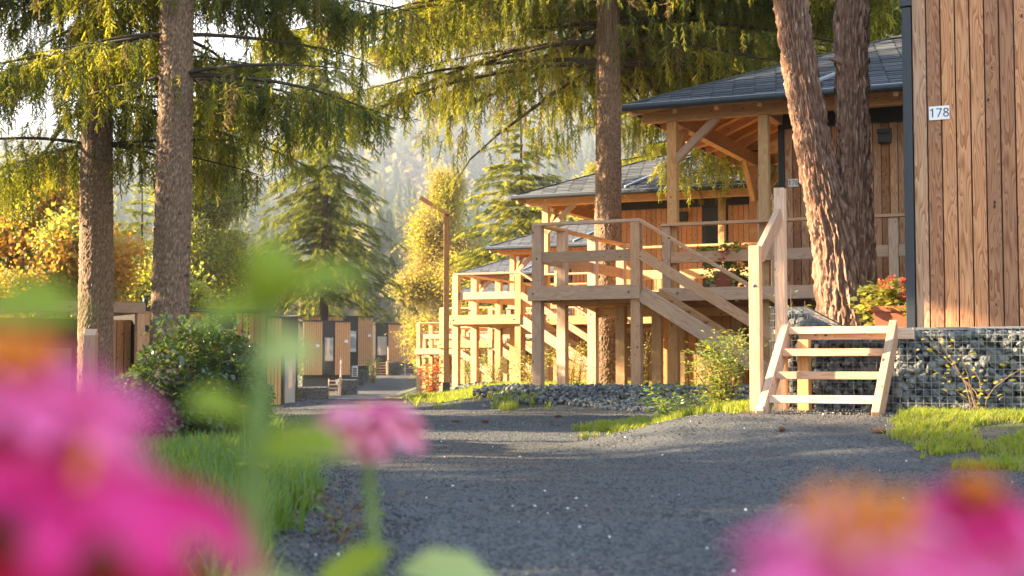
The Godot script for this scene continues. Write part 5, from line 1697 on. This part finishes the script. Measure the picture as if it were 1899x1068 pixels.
func build_small() -> void:
	var r := RandomNumberGenerator.new()
	r.seed = 31
	var put := func(nm: String, label: String, cat: String, x: float, z: float, group := "") -> Node3D:
		return thing(nm, label, cat, Vector3(x, ground(x, z) - 0.02, z), 0.0, group)
	# bed of crushed stone along the nearest hut
	var sets := [[], [], [], []]
	for k in 5200:
		var u := r.randf_range(-0.55, 4.2)
		var v := r.randf_range(-1.95, 0.45)
		var w: Vector3 = HUTS[0] + UX * u + VX * v
		if v < -1.6 + 0.25 * sin(u * 2.0) + (0.8 if u < -0.1 else 0.0): continue
		var s := r.randf_range(0.045, 0.105)
		var hgt := 0.16 * S(-1.8, -0.6, v)
		sets[r.randi() % 4].append(Transform3D(rand_basis(r, s), Vector3(w.x, ground(w.x, w.z) + hgt * r.randf() + 0.01, w.z)))
	for k in 900:
		var u := r.randf_range(-0.3, 2.6)
		var v := r.randf_range(-0.5, 0.4)
		var w: Vector3 = HUTS[1] + UX * u + VX * v
		sets[r.randi() % 4].append(Transform3D(rand_basis(r, r.randf_range(0.05, 0.13)), Vector3(w.x, ground(w.x, w.z) + 0.1 * r.randf(), w.z)))
	for k in 4: tag(many(self, "crushed_stone", stone_mesh(k), M["stone_%d" % k], sets[k]), ["mid grey", "slate grey", "pale", "dark"][k] + " crushed stones in the bed below the hut platform posts", "stones")
	# shrubs
	shrub(put.call("shrub", "airy yellow green willow shrub left of the wooden steps", "shrub", 1.90, -12.7), 0.80, 0.72, 24, 2100, 0.055, M.shrub_leaf, M.leaf_green, 1, 0.32)
	shrub(put.call("shrub", "low green undergrowth at the foot of the willow shrub", "shrub", 1.55, -13.0), 0.42, 0.75, 16, 800, 0.055, M.leaf_green, M.shrub_leaf, 2, 0.35)
	var sap: Node3D = put.call("sapling", "bare twigged sapling with few yellow leaves before the right gabion", "sapling", 3.46, -10.35)
	shrub(sap, 0.70, 0.85, 7, 100, 0.045, M.shrub_yellow, M.shrub_leaf, 5, 0.6)
	shrub(put.call("shrub", "upright yellow green shrub behind the left platform post", "shrub", 0.35, -23.6), 1.0, 0.7, 14, 800, 0.06, M.shrub_leaf, M.shrub_yellow, 6, 0.35)
	shrub(put.call("shrub", "sunlit shrub between the stilts before the big spruce trunk", "shrub", 1.05, -24.6), 1.0, 0.8, 16, 900, 0.06, M.shrub_leaf, M.shrub_yellow, 7, 0.35)
	shrub(put.call("shrub", "thin tall shrub right of the big spruce trunk under the deck", "shrub", 2.35, -25.6), 1.15, 0.5, 12, 420, 0.06, M.shrub_leaf, M.leaf_green, 8, 0.35)
	shrub(put.call("shrub", "reddening shrub at the foot of the wooden lamp post", "shrub", -2.0, -34.6), 1.15, 0.8, 12, 380, 0.11, M.leaf_red, M.shrub_yellow, 9, 0.55)
	shrub(put.call("shrub", "dense green shrub under the second hut platform", "shrub", -1.0, -36.0), 1.3, 1.0, 16, 900, 0.075, M.shrub_leaf, M.leaf_green, 10, 0.4)
	shrub(put.call("shrub", "pale shrub beside the right leg of the second platform", "shrub", -0.35, -31.0), 0.9, 0.8, 14, 600, 0.06, M.shrub_leaf, M.shrub_yellow, 11, 0.4)
	shrub(put.call("shrub", "pruned bush beside the air conditioner", "shrub", -7.9, -79.5), 1.5, 1.1, 14, 500, 0.12, M.leaf_green, M.shrub_leaf, 12, 0.5)
	shrub(put.call("shrub", "climbing bush on the half hidden cabin", "shrub", -8.6, -55.0), 2.9, 1.4, 16, 900, 0.12, M.leaf_green, M.shrub_leaf, 13, 0.5)
	shrub(put.call("flowering_shrub", "dark flowering bush beside the far steps", "shrub", -9.0, -92.0), 1.5, 1.2, 14, 500, 0.14, M.leaf_green, M.petal_pale, 14, 0.6)
	shrub(put.call("shrub", "leafy weeds behind the step posts on the terrace", "shrub", 2.65, -13.2), 1.25, 0.35, 6, 90, 0.06, M.leaf_green, M.shrub_leaf, 15, 0.4)
	hedge()
	# plants on the verge
	shrub(put.call("verge_plant", "leafy green plant in the grass verge nearest the camera", "plant", -1.22, -6.6), 0.34, 0.22, 4, 34, 0.085, M.leaf_green, M.zinnia_leaf, 16, 0.45)
	shrub(put.call("verge_plant", "dark reddish weed at the road edge", "plant", -0.62, -5.0), 0.24, 0.4, 7, 90, 0.04, M.hedge_red, M.leaf_green, 17, 0.4)
	var p: Node3D = put.call("flower_plant", "bushy green plant with one orange flower below the hedge", "plant", -1.95, -11.2)
	shrub(p, 0.36, 0.26, 10, 150, 0.07, M.leaf_green, M.shrub_leaf, 18, 0.4)
	for q in 14: mesh(p, "petal", petal_mesh(), M.petal_orange, Transform3D((Basis(Vector3.UP, q * 2.4) * Basis(Vector3.RIGHT, 0.35 if q < 7 else -0.2)).scaled_local(Vector3.ONE * 0.035), Vector3(0.0, 0.385 + 0.004 * (q / 7), 0.0)))
	p = put.call("flower_plant", "thin stemmed plant with a small orange flower beside the verge plant", "plant", -1.32, -6.9)
	var g := Geo.new()
	g.tube([Vector3.ZERO, Vector3(0.01, 0.25, 0), Vector3(0.0, 0.46, 0)], [0.004, 0.003, 0.002], 6)
	mesh(p, "stem", g.done(), M.stem_green)
	for q in 12: mesh(p, "petal", petal_mesh(), M.petal_orange, Transform3D((Basis(Vector3.UP, q * 2.4) * Basis(Vector3.RIGHT, 0.3)).scaled_local(Vector3.ONE * 0.025), Vector3(0, 0.46, 0)))

func hedge() -> void:
	var c := Vector3(-2.36, 0.0, -10.6)
	var o := thing("hedge", "rounded dark leaved hedge bush in front of the second spruce trunk", "hedge", c)
	var r := RandomNumberGenerator.new()
	r.seed = 20
	var xs := [[], []]
	var made := 0
	for k in 9500:
		var a := r.randf() * TAU
		var t := r.randf_range(-0.25, 1.0)
		var q := sqrt(maxf(0.0, 1 - t * t))
		var bump := 0.96 + 0.34 * nz.get_noise_3d(cos(a) * q * 55, t * 55, sin(a) * q * 55) - 0.2 * pow(r.randf(), 2.0)
		var n := Vector3(cos(a) * q, t, sin(a) * q)
		var p := Vector3(n.x * 0.50, 0.32 + n.y * 0.64, n.z * 1.25) * bump
		p.y = 0.32 + n.y * 0.62 * bump
		if p.y < 0.02: p.y = r.randf() * 0.3
		var d := (n + Vector3(r.randfn(), r.randfn() - 0.4, r.randfn()) * 0.6).normalized()
		var s := r.randf_range(0.03, 0.058)
		xs[1 if r.randf() < 0.1 else 0].append(Transform3D((Basis.looking_at(-d, Vector3.UP) * Basis(Vector3.BACK, r.randf_range(-0.6, 0.6))).scaled(Vector3(s, s, s)), p))
	for k in 46:       # young shoots that stick out
		var a := r.randf() * TAU
		var o3 := Vector3(cos(a) * 0.4 * r.randf(), 0.84, sin(a) * 0.9 * r.randf())
		var dv := Vector3(r.randfn() * 0.5, 1.0, r.randfn() * 0.5).normalized()
		for e in 9:
			var b := r.randf() * TAU
			var d := (Vector3(cos(b), 0.4, sin(b)) + dv * 0.5).normalized()
			xs[0].append(Transform3D(Basis.looking_at(-d, Vector3.UP).scaled(Vector3.ONE * r.randf_range(0.022, 0.045)), o3 + dv * e * 0.022))
	var g := Geo.new()
	var rows := []
	var uvs := []
	for j in 9:
		var row := PackedVector3Array()
		var u := PackedVector2Array()
		var t := lerpf(-0.5, 1.0, j / 8.0)
		var q := sqrt(maxf(0.001, 1 - t * t))
		for i in 17:
			var a := -TAU * (i % 16) / 16.0
			row.append(Vector3(cos(a) * q * 0.36, 0.3 + t * 0.46, sin(a) * q * 1.05))
			u.append(Vector2(i, j))
		rows.append(row); uvs.append(u)
	g.sheet(rows, uvs)
	mesh(o, "twig_core", g.done(), M.dark_back)
	var front := []
	var rest := []
	for x in xs[0]:
		if x.origin.z > 0.3 and x.origin.x > -0.5 and front.size() < 280 and x.origin.y > 0.25: front.append(x)
		else: rest.append(x)
	for x in front: mesh(o, "leaf", leaf_mesh(0.75, 0.08), M.hedge_leaf, x)
	many(o, "foliage", leaf_mesh(0.75, 0.08), M.hedge_leaf, rest)
	many(o, "foliage", leaf_mesh(0.75, 0.08), M.hedge_red, xs[1])

func build_flowers() -> void:
	# out of focus in front of the lens, each at its own real distance
	var a := zinnia("large pink zinnia with orange centre, upper flower at the left edge", Vector3(-0.146, 0.606, -0.40), 0.058, Vector3(0.1, 1.0, 0.12), [[16, 1.0, 0.75, -0.12, M.petal_magenta], [15, 0.98, 0.42, 0.0, M.petal_pink], [12, 0.8, 0.12, 0.1, M.petal_pink], [9, 0.5, -0.25, 0.16, M.petal_pink]], 0.22, Vector3(-0.12, 0.05, -0.42), 1)
	zinnia("deep crimson zinnia directly below the large pink one", Vector3(-0.116, 0.580, -0.375), 0.080, Vector3(0.2, 1.0, 0.1), [[14, 1.1, 1.25, -0.35, M.petal_crimson], [14, 1.0, 1.0, -0.22, M.petal_crimson], [14, 0.95, 0.75, -0.1, M.petal_crimson], [10, 0.85, 0.5, 0.02, M.petal_crimson], [9, 0.6, 0.15, 0.1, M.petal_magenta]], 0.03, Vector3(-0.10, 0.05, -0.40), 2)
	var m := zinnia("small pale pink zinnia on a long stem left of the middle", Vector3(-0.099, 0.584, -0.95), 0.043, Vector3(-0.05, 1.0, 0.1), [[22, 1.0, 0.3, -0.06, M.petal_pale], [20, 0.95, 0.15, 0.0, M.petal_pale], [18, 0.85, 0.0, 0.04, M.petal_pale], [10, 0.65, -0.15, 0.08, [M.petal_pale, M.petal_pink]]], 0.05, Vector3(-0.07, 0.03, -1.0), 3)
	leaf(m, Vector3(0.022, -0.10, 0.0), Vector3(0.8, -0.05, 0.25), 0.5, 0.075, M.zinnia_leaf_pale, 0.55)
	leaf(m, Vector3(0.020, -0.085, 0.0), Vector3(-0.7, -0.45, 0.2), -0.4, 0.075, M.zinnia_leaf, 0.55)
	leaf(m, Vector3(0.022, -0.12, 0.0), Vector3(-0.2, -0.3, 0.9), 0.2, 0.07, M.zinnia_leaf, 0.55)
	zinnia("pink zinnia with orange centre at the lower right, larger of the two there", Vector3(0.101, 0.562, -0.41), 0.050, Vector3(-0.05, 1.0, 0.25), [[16, 1.0, 0.7, -0.15, M.petal_magenta], [15, 1.0, 0.4, 0.0, M.petal_pink], [12, 0.8, 0.1, 0.1, M.petal_pink], [8, 0.5, -0.25, 0.16, M.petal_pale]], 0.34, Vector3(0.10, 0.05, -0.42), 4)
	zinnia("pink zinnia with red centre at the right edge, smaller of the two there", Vector3(0.149, 0.573, -0.455), 0.028, Vector3(0.1, 1.0, 0.25), [[14, 1.0, 0.4, -0.05, M.petal_pink], [12, 0.85, 0.05, 0.05, [M.petal_pink, M.petal_magenta]], [8, 0.5, -0.3, 0.12, M.petal_crimson]], 0.2, Vector3(0.14, 0.05, -0.45), 5)
	# leafy budding stem right of the big flower, and leaves at the left edge
	var b := thing("zinnia_bud", "budding green zinnia stem with broad leaves left of the middle", "flower", Vector3(-0.10, 0.0, -0.58))
	var g := Geo.new()
	g.tube([Vector3(-0.02, 0.05, 0), Vector3(-0.01, 0.4, 0), Vector3(-0.006, 0.58, 0), Vector3(0.0, 0.655, 0)], [0.006, 0.006, 0.005, 0.004], 8)
	mesh(b, "stem", g.done(), M.stem_green)
	g = Geo.new()
	g.tube([Vector3(0, 0.645, 0), Vector3(0, 0.652, 0), Vector3(0, 0.664, 0), Vector3(0, 0.672, 0)], [0.004, 0.011, 0.011, 0.003], 10)
	mesh(b, "bud", g.done(), M.zinnia_leaf)
	leaf(b, Vector3(0.0, 0.648, 0), Vector3(0.9, 0.25, 0.1), 0.6, 0.045, M.zinnia_leaf, 0.5)
	leaf(b, Vector3(0.0, 0.646, 0), Vector3(-0.6, -0.2, 0.4), -0.5, 0.035, M.zinnia_leaf, 0.5)
	leaf(b, Vector3(-0.006, 0.628, 0), Vector3(0.7, -0.1, 0.5), 0.9, 0.036, M.zinnia_leaf_pale, 0.6)
	leaf(b, Vector3(-0.008, 0.585, 0), Vector3(0.8, 0.05, 0.3), 0.6, 0.05, M.zinnia_leaf, 0.6)
	leaf(b, Vector3(-0.008, 0.60, 0), Vector3(-0.3, 0.1, 0.6), -0.7, 0.04, M.zinnia_leaf, 0.6)
	leaf(b, Vector3(-0.01, 0.53, 0.06), Vector3(0.7, 0.1, 0.4), 0.7, 0.05, M.zinnia_leaf_pale, 0.65)
	var l := thing("zinnia_leaves", "blurred green leaves at the left edge above the pink flower", "leaves", Vector3(-0.175, 0.0, -0.46))
	g = Geo.new()
	g.tube([Vector3(-0.02, 0.05, 0), Vector3(-0.015, 0.4, 0), Vector3(0.0, 0.645, 0)], [0.004, 0.0035, 0.002], 8)
	mesh(l, "stem", g.done(), M.stem_green)
	leaf(l, Vector3(0.0, 0.640, 0), Vector3(0.8, -0.05, 0.3), 0.7, 0.042, M.zinnia_leaf, 0.6)
	leaf(l, Vector3(0.0, 0.632, 0), Vector3(0.5, -0.6, 0.3), 0.9, 0.04, M.zinnia_leaf, 0.6)
	leaf(l, Vector3(0.0, 0.642, 0), Vector3(-0.6, -0.3, 0.3), -0.7, 0.05, M.zinnia_leaf, 0.6)
